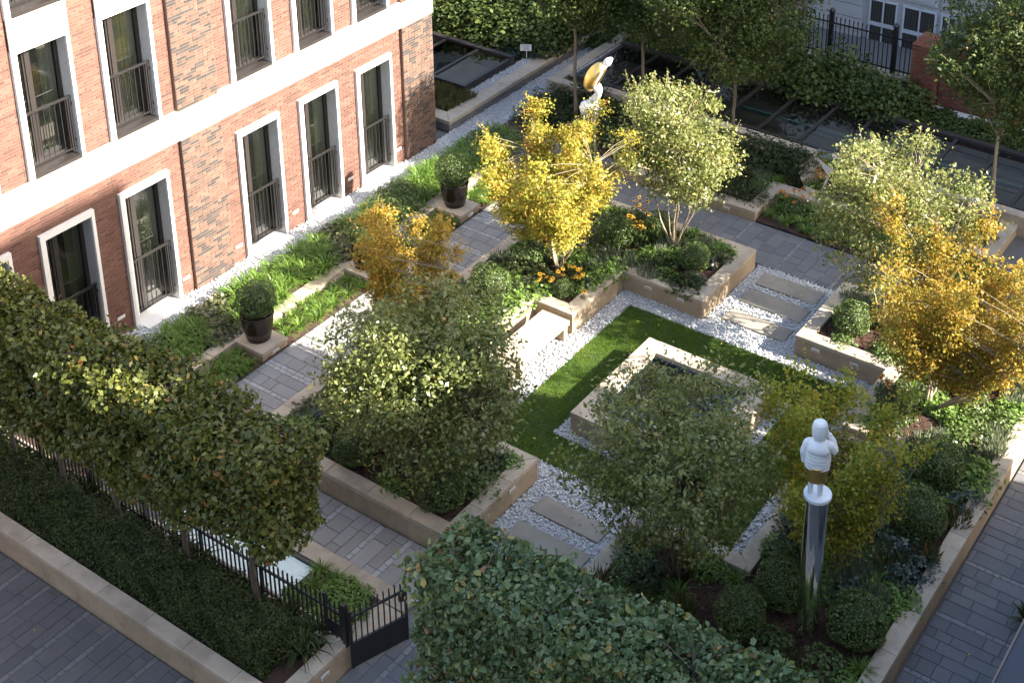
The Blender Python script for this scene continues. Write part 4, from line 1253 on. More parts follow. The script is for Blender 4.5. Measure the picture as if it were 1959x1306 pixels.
# statue 2: leaning figure, gold back, white head and legs, on a rock base
s2 = thing('statue', 'white and gold statue of a leaning figure in bright sun', 'statue', (c2.x, c2.y, 3.05))
F2 = Vector((-.55, .83, 0)).normalized(); R2 = Vector((.83, .55, 0)).normalized()
o2 = Vector((c2.x, c2.y, 3.05))
P2 = lambda r, f_, z: o2 + (R2 * r + F2 * f_) * 1.12 + U * (z * 1.06)
m2 = MB(); n = 26; rr = random.Random(5); base = 0
for i, (r, z) in enumerate([(.17, 0), (.215, .05), (.22, .13), (.19, .2), (.13, .25), (.05, .27)]):
    for k_ in range(n):
        t = 2 * math.pi * k_ / n; q = r * (1 + .10 * math.sin(t * 5 + z * 30) + rr.uniform(-.05, .05))
        m2.v.append(tuple(P2(q * math.cos(t), q * math.sin(t), z)))
for i in range(5):
    for k_ in range(n): m2.f.append((i * n + k_, i * n + (k_ + 1) % n, (i + 1) * n + (k_ + 1) % n, (i + 1) * n + k_)); m2.a.append(.5)
m2.f.append(tuple(5 * n + k_ for k_ in range(n))); m2.a.append(.5)
m2.build('rock_base', 'white_marble', s2, smooth=True)
nod = [(P2(.03, 0, .60), (.13, .12)), (P2(.17, .05, .56), (.095, .09)), (P2(.19, .05, .47), (.075, .075)), (P2(.02, .03, .30), (.05, .05)), (P2(-.06, .03, .22), (.045, .045)), (P2(.04, .05, .2), (.04, .03)),
       (P2(.14, -.07, .57), (.09, .09)), (P2(.17, -.08, .46), (.072, .072)), (P2(.05, -.07, .30), (.05, .05)), (P2(.0, -.07, .22), (.045, .045)), (P2(.10, -.08, .2), (.04, .03)),
       (P2(.03, 0, .74), (.10, .10)), (P2(.09, 0, .90), (.11, .11)), (P2(.19, 0, 1.04), (.09, .09)), (P2(.27, 0, 1.11), (.06, .06)), (P2(.32, 0, 1.17), (.115, .11)), (P2(.36, 0, 1.23), (.085, .085)), (P2(.43, 0, 1.275), (.028, .028)),
       (P2(.20, -.17, 1.0), (.03, .03)), (P2(.11, -.225, .85), (.024, .024)), (P2(.06, -.215, .70), (.021, .021)), (P2(.09, -.205, .64), (.024, .018))]
edg = [(0, 1), (1, 2), (2, 3), (3, 4), (4, 5), (0, 6), (6, 7), (7, 8), (8, 9), (9, 10), (0, 11), (11, 12), (12, 13), (13, 14), (14, 15), (15, 16), (16, 17), (13, 18), (18, 19), (19, 20), (20, 21)]
skin_body('body', 'white_marble', nod, edg, s2)
m2 = MB(); rings = []
ax = [(.03, .57), (.0, .64), (.02, .76), (.07, .88), (.135, .985), (.20, 1.06), (.25, 1.10)]
for i, (r, z) in enumerate(ax):
    j = min(i + 1, len(ax) - 1); h = max(i - 1, 0)
    d = (R2 * (ax[j][0] - ax[h][0]) + U * (ax[j][1] - ax[h][1])).normalized()
    v = F2; u = v.cross(d).normalized(); s_ = (.13, .185, .20, .20, .185, .155, .11)[i]
    rings.append((P2(r, 0, z), s_ * .9, s_, u, v))
loft(m2, rings, 24); m2.build('wrap', 'gold', s2, smooth=True)

# faceted mirror sculpture
ms = thing('mirror_sculpture', 'faceted mirror polished sculpture among the dark north shrubs', 'sculpture', (9.45, 28.75, .2))
nb = Vector((9.45 - 21.76, 28.75, 0)).normalized(); lt = Vector((nb.y, -nb.x, 0))
Q = lambda l, d, z: Vector((9.45, 28.75, 0)) + lt * (l - .12) + nb * d + U * z
V_ = [Q(-.57, -.10, .80), Q(-.09, -.38, 1.24), Q(.20, -.54, .86), Q(.06, -.50, .34), Q(-.25, -.34, .22), Q(-.03, -.42, 1.50), Q(.26, -.46, 1.42), Q(.86, -.1, 1.30), Q(.40, -.45, .92), Q(.55, -.1, .22), Q(-.2, .40, .75), Q(.5, .45, .9), Q(.15, .3, .1)]
F_ = [(0, 3, 2, 1), (0, 4, 3), (0, 1, 5), (1, 6, 5), (1, 2, 8, 6), (6, 8, 7), (2, 3, 8), (3, 9, 8), (8, 9, 7), (3, 4, 12), (3, 12, 9), (0, 10, 4), (0, 5, 10), (5, 6, 11), (5, 11, 10), (6, 7, 11), (7, 9, 11), (10, 12, 4), (10, 11, 12), (9, 12, 11)]
m2 = MB(); m2.add(V_, F_); m2.build('facets', 'mirror', ms)

# ------------------------------------------------------------------ vegetation
def crown_leaves(rng, lobes, ncl, nper, sig, L, wr, shell=.55, up=.6, flat=1.0, vmean=.45, vsd=.22, clsd=.12, six=False, spread=.6):
    """leaf clusters through a set of ellipsoid lobes; returns corner coords, tone, cluster centres"""
    wts = np.array([l[1][0] * l[1][1] * l[1][2] for l in lobes]) ** .8; wts /= wts.sum()
    which = rng.choice(len(lobes), ncl, p=wts)
    C = np.array([l[0] for l in lobes])[which]; Rd = np.array([l[1] for l in lobes])[which]
    d = sphere_pts(rng, ncl); r = rng.uniform(0, 1, ncl) ** (1 / 3.) * (1 - shell) + shell * rng.uniform(.75, 1.05, ncl)
    d[:, 2] *= np.where(d[:, 2] < 0, .8, 1)
    cc_ = C + d * Rd * r[:, None]
    out = unit(d / Rd)
    n = ncl * nper
    ci = np.repeat(np.arange(ncl), nper)
    pos = cc_[ci] + rng.normal(0, 1, (n, 3)) * np.array([sig, sig, sig * flat]) * rng.uniform(.6, 1.3, ncl)[ci][:, None]
    nor = out[ci] * .5 + np.array([0, 0, up])
    q = leaf_quads(rng, pos, nor, L, wr, spread, .25, six)
    tone = np.clip(rng.normal(vmean, vsd, n) + rng.normal(0, clsd, ncl)[ci], 0, 1)
    return q, tone, cc_

def tree_thing(name, label, base, lobes, leafmat, barkmat, seed, ncl, nper, sig, L, wr=.55, stems=6, trunk=None, r0=.035, group=None, vmean=.45, shell=.5, flat=.7, twig=.006, up=.6, spread=.7, clsd=.13, shoots=26):
    rng = np.random.default_rng(seed); rr = random.Random(seed)
    t = thing(name, label, 'tree', base, group)
    q, tone, cc_ = crown_leaves(rng, lobes, ncl, nper, sig, L, wr, shell, up, flat, vmean, .2, clsd, False, spread)
    b0 = Vector(base)
    mb_ = MB(); nodes = []
    if trunk:
        top = b0 + Vector((rr.uniform(-.05, .05), rr.uniform(-.05, .05), trunk))
        pts = [b0 + (top - b0) * k_ / 6 + Vector((rr.uniform(-.015, .015), rr.uniform(-.015, .015), 0)) * (1 if 0 < k_ < 6 else 0) for k_ in range(7)]
        mb_.tube(pts, [r0 * 1.25] + [r0 * (1 - .05 * k_) for k_ in range(1, 7)], 10)
        start = top
    else: start = b0
    zc = sum(l[0][2] for l in lobes) / len(lobes)
    for s_ in range(stems):
        l = lobes[s_ % len(lobes)]
        tgt = Vector(l[0]) + Vector((rr.uniform(-.4, .4) * l[1][0], rr.uniform(-.4, .4) * l[1][1], rr.uniform(.0, .6) * l[1][2]))
        st = start + Vector((rr.uniform(-.04, .04), rr.uniform(-.04, .04), -.02))
        ctl = st.lerp(tgt, .5) + Vector((rr.uniform(-.12, .12), rr.uniform(-.12, .12), -.12 * (tgt - st).length))
        pts = []
        for k_ in range(9):
            u = k_ / 8; p = st * (1 - u) ** 2 + ctl * 2 * u * (1 - u) + tgt * u * u
            p += Vector((rr.uniform(-.025, .025), rr.uniform(-.025, .025), 0)) * (1 if k_ else 0)
            pts.append(p)
        rs = r0 * (.55 if trunk else .75)
        mb_.tube(pts, [rs * (1 - .78 * k_ / 8) for k_ in range(9)], 6)
        nodes += pts[3:]
    N = np.array([tuple(p) for p in nodes])
    for i in rng.permutation(len(cc_))[:min(len(cc_), 260)]:
        c_ = cc_[i]; k_ = np.argmin(((N - c_) ** 2).sum(1) + np.maximum(0, N[:, 2] - c_[2]) * .5)
        a = Vector(N[k_]); e = Vector(c_); mid = a.lerp(e, .55) + Vector((rr.uniform(-.05, .05), rr.uniform(-.05, .05), rr.uniform(.0, .06)))
        mb_.tube([a, mid, e], [twig * 1.3, twig, twig * .4], 4, cap=False)
    # long shoots standing out of the crown
    if shoots:
        cm = cc_.mean(0); order = np.argsort(-((cc_ - cm) ** 2).sum(1) - 1.5 * (cc_[:, 2] - cm[2]))[:shoots * 5]
        SP, SN = [], []
        for i in rng.choice(order, shoots, replace=False):
            d = unit((cc_[i] - cm)[None] * np.array([[.6, .6, .5]]) + np.array([[0, 0, .9]]) + rng.normal(0, .25, (1, 3)))[0]
            ln_ = rng.uniform(.22, .5); e = cc_[i] + d * ln_
            mb_.tube([tuple(cc_[i]), tuple(e)], [twig, twig * .5], 4, cap=False)
            for q_ in np.linspace(.1, 1, 12): SP.append(cc_[i] + d * ln_ * q_ + rng.normal(0, .022, 3)); SN.append(d * .3 + rng.normal(0, .6, 3) + np.array([0, 0, .4]))
        SP, SN = np.array(SP), np.array(SN)
        q = np.concatenate([q, leaf_quads(rng, SP, SN, L * .95, wr, .4)]); tone = np.concatenate([tone, np.clip(rng.normal(vmean + .12, .2, len(SP)), 0, 1)])
    # woody frame reaches from the ground to the leaf clusters
    mb_.build('trunk', barkmat, t, smooth=True)
    off = np.array(base)
    cr = add_obj('crown', np_mesh('crown', q - off, 4, leafmat, tone), t)
    return t

def E(x, y, z, rx, ry, rz): return ((x, y, z), (rx, ry, rz))
def lobes_around(bx, by, zc, R, hz, k, seed, rl=.5, top=0.0, vase=.62):
    """lobes of a crown, narrow below and broad above"""
    rr = random.Random(seed); out = [E(bx, by, zc, R * .5, R * .5, hz * .6)]
    for i in range(k):
        u = (i + .5) / k; a = i * 2.4 + rr.uniform(-.35, .35)
        z = zc - hz * .72 + 1.5 * hz * u
        prof = (1 - vase) + vase * math.sin(min(1.0, .15 + u * 1.25) * 1.57)
        if u > .72: prof *= 1 - (u - .72) * 1.3
        rad = R * rr.uniform(.45, .75) * prof
        s_ = R * rl * rr.uniform(.7, 1.1) * (.6 + .4 * prof)
        out.append(E(bx + rad * math.cos(a), by + rad * math.sin(a), z, s_, s_, s_ * .72))
    return out

# Japanese maples: upright tiers of small yellow foliage
def maple_lobes(bx, by, seed, R, z0, z1, k=10):
    """plumes of foliage strung along upright spreading branches"""
    rr = random.Random(seed); out = []
    for i in range(k):
        a = i * 2.4 + rr.uniform(-.3, .3); reach = R * rr.uniform(.35, 1.0); top = z0 + (z1 - z0) * rr.uniform(.55, 1.0) * (1.05 - .25 * reach / R)
        for t in (.30, .44, .58, .72, .86, 1.0):
            z = .7 + (top - .7) * t
            if z < z0: continue
            rad = reach * (t ** .75); s_ = R * (.215 - .085 * t) * rr.uniform(.7, 1.3)
            out.append(E(bx + rad * math.cos(a) + rr.uniform(-.12, .12), by + rad * math.sin(a) + rr.uniform(-.12, .12), z + rr.uniform(-.06, .06), s_, s_, s_ * rr.uniform(.7, 1.2)))
    return out
tree_thing('maple_tree', 'sunlit yellow maple in the northwest planter near the potted shrub', (6.33, 22.06, .36), maple_lobes(6.28, 22.0, 3, 1.65, 1.6, 4.3, 15), 'leaf_maple', 'bark_pale', 101, 1350, 34, .095, .052, .8, 8, None, .04, 'Japanese maples in the planters', .5, .35, .7, .005)
tree_thing('maple_tree', 'orange gold maple in the west planter beside the middle potted shrub', (6.1, 17.5, .36), maple_lobes(6.08, 17.42, 5, 1.35, 1.4, 4.0, 11), 'leaf_maple_orange', 'bark_pale', 102, 1200, 34, .095, .052, .8, 7, None, .04, 'Japanese maples in the planters', .55, .35, .7, .005)
tree_thing('maple_tree', 'broad golden orange maple at the right edge above the east bed', (14.72, 22.12, .36), maple_lobes(15.0, 22.3, 8, 1.85, 1.45, 4.3, 17), 'leaf_maple_orange', 'bark_pale', 103, 1350, 32, .095, .052, .8, 8, None, .045, 'Japanese maples in the planters', .48, .35, .7, .005)
tree_thing('maple_tree', 'yellow green maple directly behind the white statue column', (15.0, 17.55, .36), maple_lobes(14.85, 17.6, 12, 1.5, 1.2, 3.95, 12), 'leaf_maple_green', 'bark', 104, 950, 30, .10, .052, .8, 7, None, .04, 'Japanese maples in the planters', .5, .35, .7, .005)
# multi-stem serviceberries
SB = 'multi-stem green trees at the four lawn corners'
tree_thing('serviceberry_tree', 'pale sunlit multi stem tree beside the grey north path', (8.0, 24.1, .36), lobes_around(8.0, 24.1, 3.05, 1.45, 1.35, 13, 1), 'leaf_serviceberry', 'bark_pale', 111, 720, 26, .12, .074, .55, 8, None, .04, SB, .5, .5, .8)
tree_thing('serviceberry_tree', 'pale sunlit multi stem tree in front of the long roof light', (13.0, 24.05, .36), lobes_around(13.0, 24.05, 3.3, 1.6, 1.2, 13, 2) + [E(12.3, 23.5, 2.2, .5, .5, .35), E(12.7, 23.1, 2.0, .45, .45, .3), E(13.2, 23.3, 1.9, .45, .45, .35), E(12.0, 23.7, 2.6, .5, .5, .35)], 'leaf_serviceberry', 'bark_pale', 112, 600, 26, .115, .074, .55, 8, None, .04, SB, .5, .5, .8)
tree_thing('serviceberry_tree', 'green multi stem tree in front of the fountain basin', (13.0, 15.8, .36), lobes_around(12.95, 15.8, 2.75, 1.6, 1.25, 14, 3), 'leaf_serviceberry', 'bark_dark', 113, 760, 24, .125, .075, .55, 8, None, .04, SB, .38, .5, .8)
tree_thing('serviceberry_tree', 'large dense green tree in the southwest planter above the paved path', (8.0, 15.4, .36), lobes_around(8.3, 15.5, 2.6, 1.7, 1.35, 16, 4, .5, 0, .35), 'leaf_serviceberry', 'bark_dark', 114, 1350, 24, .14, .078, .55, 8, None, .045, SB, .36, .5, .8)
# north clear-stem trees
NT = 'clear stem trees along the north side'
for i, (x, y, tr, zc, R, hz, lab) in enumerate([
        (2.46, 28.4, 2.75, 4.4, 1.35, 1.6, 'dark clear stem tree nearest the brick corner with a few red leaves'),
        (3.49, 30.1, 1.9, 3.9, 1.7, 2.0, 'dark clear stem tree rising in front of the long roof light'),
        (7.10, 28.45, 2.4, 4.5, 1.85, 2.2, 'dark clear stem tree behind the pale multi stem tree'),
        (13.55, 28.7, 2.8, 4.7, 1.8, 1.9, 'clear stem tree with pale trunk at the right edge')]):
    tree_thing('clear_stem_tree', lab, (x, y, .1), lobes_around(x, y, zc, R, hz, 12, 20 + i, .55), 'leaf_hornbeam', 'bark_pale' if i == 3 else 'bark', 120 + i, 1100, 26, .16, .085, .55, 7, tr, .05, NT, .45, .5, .8)
tree_thing('clear_stem_tree', 'dark tree at the back between the shrubs and stone building', (4.9, 33.4, .1), lobes_around(4.9, 33.4, 2.7, 1.7, 1.9, 13, 31, .55), 'leaf_hornbeam', 'bark', 131, 1000, 26, .17, .09, .55, 7, 1.4, .05, NT, .4, .5, .8)
tree_thing('clear_stem_tree', 'leafy tree in deep shade beyond the grey block planter', (1.6, 34.6, .1), lobes_around(1.6, 34.2, 2.6, 1.9, 1.9, 13, 32, .55), 'leaf_hornbeam', 'bark', 132, 1000, 26, .17, .09, .55, 7, 1.2, .05, NT, .4, .5, .8)

# pleached rows
def box_leaves(rng, x0, x1, y0, y1, z0, z1, n, depth, lump, faces='all'):
    """points near the surface of a clipped box with uneven face"""
    A = np.array([(x1 - x0) * (y1 - y0), (x1 - x0) * (y1 - y0) * .5, (x1 - x0) * (z1 - z0), (x1 - x0) * (z1 - z0), (y1 - y0) * (z1 - z0), (y1 - y0) * (z1 - z0)])
    f = rng.choice(6, n, p=A / A.sum()); u, v = rng.uniform(0, 1, n), rng.uniform(0, 1, n)
    P_ = np.zeros((n, 3)); N_ = np.zeros((n, 3))
    lo, hi = np.array([x0, y0, z0]), np.array([x1, y1, z1])
    for k_, (ax_, s_) in enumerate([(2, 1), (2, 0), (1, 0), (1, 1), (0, 0), (0, 1)]):
        m_ = f == k_; o_ = [q for q in range(3) if q != ax_]
        P_[m_, ax_] = hi[ax_] if s_ else lo[ax_]; P_[m_, o_[0]] = lo[o_[0]] + u[m_] * (hi - lo)[o_[0]]; P_[m_, o_[1]] = lo[o_[1]] + v[m_] * (hi - lo)[o_[1]]
        N_[m_, ax_] = 1 if s_ else -1
    ph = np.sin(P_[:, 0] * 4.7 + P_[:, 1] * 3.1) * np.sin(P_[:, 2] * 4.1 + P_[:, 1] * 5.3 + 1.3) + .6 * np.sin(P_[:, 0] * 9.1 + P_[:, 2] * 8.3) * np.sin(P_[:, 1] * 10.7 + 2)
    dep = -rng.exponential(depth, n) + ph * lump
    c0 = (lo + hi) / 2
    P_ = P_ + N_ * dep[:, None]
    # round the arrises
    q = (P_ - c0) / ((hi - lo) / 2); e = np.maximum(np.abs(q) - .8, 0); P_ -= np.sign(q) * e * e * (hi - lo) * .5
    return P_, N_, ph

def pleached(name, label, tx, x0, x1, y0, y1, z0, z1, mat, barkmat, seed, n, L, wr, group, six, ground, vm=.45):
    rng = np.random.default_rng(seed); rr = random.Random(seed); yc = (y0 + y1) / 2
    t = thing(name, label, 'tree', (tx, yc, ground), group)
    nb_ = int(n * .45)
    P_, N_, ph = box_leaves(rng, x0 + .05, x1 - .05, y0 + .06, y1 - .06, z0 + .05, z1 - .1, nb_, .12, .07)
    lob = []
    for fx_ in np.linspace(.14, .86, max(3, round((x1 - x0) / .5))):
        for fy_ in (.2, .52, .82):
            for fz_ in (.17, .5, .82):
                s_ = rr.uniform(.24, .40)
                lob.append(((x0 + (x1 - x0) * (fx_ + rr.uniform(-.07, .07)), y0 + (y1 - y0) * (fy_ + rr.uniform(-.06, .06)), z0 + (z1 - z0) * (fz_ + rr.uniform(-.06, .06)) + (.10 * math.sin((fx_ + tx) * 5) if fz_ > .6 else 0)), (s_, s_, s_ * .85)))
    wl = rng.integers(0, len(lob), n - nb_); dl = sphere_pts(rng, n - nb_)
    LC = np.array([l_[0] for l_ in lob])[wl]; LR = np.array([l_[1] for l_ in lob])[wl]
    P_ = np.concatenate([P_, LC + dl * LR * rng.uniform(.72, 1.08, (n - nb_, 1))]); N_ = np.concatenate([N_, dl]); ph = np.concatenate([ph, rng.normal(0, .6, len(lob))[wl]])
    ns = n // 40
    # a few shoots that stand out of the clipped top
    sx = rng.choice(np.argsort(-P_[:, 2])[:n // 3], ns); P2_ = P_[sx] + np.array([0, 0, 1.]) * rng.uniform(0, .22, (ns, 1)); P_ = np.concatenate([P_, P2_]); N_ = np.concatenate([N_, N_[sx]]); ph = np.concatenate([ph, ph[sx]])
    nor = N_ * .75 + np.array([0, 0, .5])
    q = leaf_quads(rng, P_, nor, L, wr, .8, .3, six)
    tone = np.clip(rng.normal(vm, .2, len(P_)) + .08 * ph, 0, 1)
    brown = rng.uniform(0, 1, len(P_)) < .025; tone[brown] = rng.uniform(.9, 1, brown.sum())
    if six: tone = np.repeat(tone, 2)
    base = np.array([tx, yc, ground])
    mb_ = MB(); zt = z1 - .25
    pts = [Vector((tx + rr.uniform(-.015, .015), yc + rr.uniform(-.015, .015), ground - .05 + (zt - ground) * k_ / 7)) for k_ in range(8)]
    mb_.tube(pts, [.058, .05, .047, .044, .04, .034, .026, .015], 9)
    for k_ in range(46):
        z = rr.uniform(z0 + .05, zt); e = Vector((rr.uniform(x0 + .1, x1 - .1), rr.uniform(y0 + .1, y1 - .1), min(z + rr.uniform(.05, .5), z1 - .08)))
        a = Vector((tx, yc, z)); mb_.tube([a, a.lerp(e, .5) + Vector((0, 0, .05)), e], [.014, .009, .004], 4, cap=False)
    mb_.build('trunk', barkmat, t, smooth=True)
    add_obj('crown', np_mesh('crown', q - base, 4, mat, tone), t)
PL = 'pleached trees behind the street hedge'
for i, (tx, x0, x1, lab) in enumerate([(.95, .2, 1.66, 'pleached tree farthest left against the brick facade'), (2.31, 1.62, 3.02, 'second pleached tree from the left of the street row'), (3.64, 2.95, 4.38, 'third pleached tree from the left of the street row'),
                                       (5.03, 4.3, 5.85, 'fourth pleached tree from the left of the street row'), (6.64, 5.78, 7.46, 'pleached tree second from the gate in the street row'), (8.20, 7.38, 9.30, 'pleached tree nearest the open gate with brown tinted leaves')]):
    pleached('pleached_tree', lab, tx, x0, x1, 10.72, 11.98, 2.45 if i == 5 else 2.12 + .06 * (i % 2), 4.32 + .07 * math.sin(i * 2.1), 'leaf_beech', 'bark_dark', 200 + i, int(10000 * (x1 - x0) / 1.4), .095, .6, PL, False, .42)
PR = 'pleached trees right of the gate'
for i, (tx, x0, x1, lab) in enumerate([(12.7, 11.86, 13.5, 'blue green pleached tree nearest the gate on the right'), (14.2, 13.42, 15.0, 'blue green pleached tree in the middle of the bottom edge'), (15.75, 14.92, 16.5, 'blue green pleached tree in front of the statue column'), (17.2, 16.45, 17.75, 'blue green pleached tree at the lower right below the walkway')]):
    pleached('pleached_tree', lab, tx, x0, x1, 10.68, 11.98, 1.75, (4.30, 4.36, 4.45, 4.5)[i], 'leaf_hedge_blue', 'bark_dark', 220 + i, 11500, .086, .62, PR, True, .42, .45)

# low clipped hedge behind the street coping
rng = np.random.default_rng(77)
P_, N_, ph = box_leaves(rng, -.8, 9.22, 10.58, 11.25, .42, 1.16, 68000, .05, .05)
hd = thing('clipped_hedge', 'long low dark clipped hedge behind the street coping', 'hedge', (4.2, 10.86, .42))
add_obj('foliage', np_mesh('foliage', leaf_quads(rng, P_, N_ * .6 + np.array([0, 0, .5]), .04, .6, .6) - np.array([4.2, 10.86, .42]), 4, 'leaf_dark', np.clip(rng.normal(.45, .22, len(P_)) + ph * .1, 0, 1)), hd)
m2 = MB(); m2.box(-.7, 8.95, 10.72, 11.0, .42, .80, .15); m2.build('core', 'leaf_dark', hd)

# --- smaller plants (template meshes, placed as copies)
def ball_mesh(seed, n=5200, leaf_=.034, mat='leaf_box', squash=.95, lump=.055):
    rng = np.random.default_rng(seed)
    d = sphere_pts(rng, n); r = 1 - rng.exponential(.03, n) + lump * (np.sin(d[:, 0] * 7 + seed) * np.sin(d[:, 1] * 6 + 1) + np.sin(d[:, 2] * 8 + d[:, 0] * 5))
    P_ = d * r[:, None] * np.array([1, 1, squash])
    q = leaf_quads(rng, P_, d * .7 + np.array([0, 0, .35]), leaf_ / .42, .6, .6)
    core = IV * .86
    tone = np.clip(rng.normal(.42, .22, n) + .12 * np.sin(d[:, 0] * 7 + seed) * np.sin(d[:, 1] * 6 + 1), 0, 1)
    return np_mesh('foliage', q, 4, mat, tone)
BALLS = [ball_mesh(s_) for s_ in (1, 2, 3)]
cv, cf = IV, IF
core_me = np_indexed('core', IV * .80, IF, 'leaf_dark', None, True)
def ball(label, x, y, z, r, k_=0, group='clipped box balls in the planters', name='box_ball', cat='shrub', mat=None):
    t = thing(name, label, cat, (x, y, z), group)
    f = add_obj('foliage', BALLS[k_ % 3] if mat is None else mat, t, (0, 0, r * .8)); f.scale = (r * (1 + .06 * math.sin(k_ * 2.3)), r * (1 - .05 * math.sin(k_ * 1.7)), r * (1 + .05 * math.cos(k_ * 3.1))); f.rotation_euler = (.08 * math.sin(k_ * 5), .08 * math.cos(k_ * 4), k_ * 1.3)
    c_ = add_obj('dark_filler', core_me, t, (0, 0, r * .8)); c_.scale = (r, r, r)  # dark filler ball added inside, blocks the view through the leaves
    return t
for i, (x, y, r, lab) in enumerate([
        (8.75, 15.05, .46, 'large clipped box ball at the southwest planter coping above the path'),
        (6.85, 15.05, .40, 'dark clipped box ball at the left end of the southwest planter'),
        (7.0, 21.28, .215, 'small round clipped box ball in the corner by the yellow maple'),
        (6.85, 23.6, .40, 'dark box ball between the yellow maple and the yellow flowers'),
        (7.45, 24.35, .37, 'bright box ball below the pale tree by the north path'),
        (8.75, 23.75, .36, 'shaded box ball in the northeast corner beside the blue lamp'),
        (12.5, 23.6, .37, 'sunlit box ball in the planter right of the stepping slabs'),
        (15.55, 20.4, .46, 'large dark box ball right of the white statue head'),
        (15.75, 19.0, .47, 'large dark box ball beside the east coping behind the statue'),
        (14.55, 16.4, .42, 'glossy box ball immediately left of the mirror column'),
        (14.3, 15.5, .41, 'low box ball just above the blue green hedge'),
        (15.85, 16.35, .46, 'glossy box ball immediately right of the mirror column'),
        (15.2, 23.1, .38, 'sunlit box ball under the golden maple at the right edge'),
        (5.75, 20.4, .46, 'pale green clipped mound behind the west bench')]):
    ball(lab, x, y, .36, r, i)

# potted shrubs
for i, (y0, where) in enumerate(POTS):
    x, y = 2.62, y0 + .36
    t = thing('plant_pot', 'dark brown glazed round pot ' + where, 'pot', (x, y, .222), 'dark pots along the west path')
    m2 = MB(); m2.lathe([(.24, 0), (.30, .25), (.335, .56), (.345, .57), (.345, .60), (.31, .60), (.30, .54)], (x, y, .223), 36); m2.build('body', 'pot_glaze', t, smooth=True)
    m2 = MB(); m2.lathe([(.295, .53), (.15, .56)], (x, y, .223), 20); m2.build('soil', 'mulch', t)
    ball('round clipped shrub growing in the dark pot ' + where, x, y, .79, (.41, .40, .42)[i], i + 1, 'clipped shrubs in pots', 'potted_shrub')

def strappy_mesh(seed, n=70, L=.42, w=.016, mat='leaf_grass', rise=.75):
    rng = np.random.default_rng(seed)
    th = rng.uniform(0, 6.283, n); ln = L * rng.uniform(.6, 1.15, n); lean = rng.uniform(.35, 1.0, n)
    dx, dy = np.cos(th), np.sin(th); r0_ = rng.uniform(0, .06, n); qs = []; S_ = 4
    def pt(u):
        rad = r0_ + ln * lean * .75 * u ** 1.1; z = ln * rise * (1.25 * u - (.55 + .75 * lean) * u * u * .8)
        return np.stack([dx * rad, dy * rad, np.maximum(z, .0)], 1)
    side = np.stack([-dy, dx, np.zeros(n)], 1)
    for k_ in range(S_):
        u0, u1 = k_ / S_, (k_ + 1) / S_
        w0, w1 = w * (1 - u0 ** 2) * .5 + .001, w * (1 - u1 ** 2) * .5 + .001
        a, b_ = pt(u0), pt(u1); sag = np.array([0, 0, 1.])
        qs.append(np.stack([a - side * w0, a + side * w0, b_ + side * w1, b_ - side * w1], 1))
    co = np.concatenate(qs).reshape(-1, 3)
    return np_mesh('foliage', co, 4, mat, np.clip(np.tile(rng.normal(.45, .22, n), S_), 0, 1))
def mound_mesh(seed, n=420, L=.10, wr=.8, mat='leaf_bright', h=.75, six=False):
    rng = np.random.default_rng(seed)
    d = sphere_pts(rng, n); d[:, 2] = np.abs(d[:, 2]); r = rng.uniform(.55, 1.05, n) * (1 + .15 * np.sin(d[:, 0] * 5 + seed) * np.sin(d[:, 1] * 6))
    P_ = d * r[:, None] * np.array([1, 1, h]); P_[:, 2] += .05
    q = leaf_quads(rng, P_, d * .5 + np.array([0, 0, .7]), L, wr, .45, .15, six)
    t_ = np.clip(rng.normal(.45, .22, n), 0, 1)
    return np_mesh('foliage', q, 4, mat, np.repeat(t_, 2) if six else t_)
def spiky_mesh(seed, n=260, mat='leaf_silver', h=1.0):
    rng = np.random.default_rng(seed)
    th = rng.uniform(0, 6.283, n); rad = np.sqrt(rng.uniform(0, 1, n)) * .6; x, y = rad * np.cos(th), rad * np.sin(th)
    L = rng.uniform(.5, 1.0, n) * h; out = np.stack([np.cos(th) * .5 * rad, np.sin(th) * .5 * rad, np.ones(n)], 1) + rng.normal(0, .15, (n, 3)); out = unit(out)
    b0_ = np.stack([x, y, np.zeros(n)], 1); tp_ = b0_ + out * L[:, None]; sd2 = unit(np.cross(out, rng.normal(0, 1, (n, 3)))) * .035
    md_ = b0_ + out * (L * .6)[:, None]
    return np_mesh('foliage', np.stack([b0_, md_ + sd2, tp_, md_ - sd2], 1).reshape(-1, 3), 4, mat, np.clip(rng.normal(.5, .25, n), 0, 1))
STRAP = [strappy_mesh(s_) for s_ in (1, 2, 3, 4)]
STRAPD = [strappy_mesh(s_, 48, .5, .03, 'leaf_dark', .9) for s_ in (5, 6)]
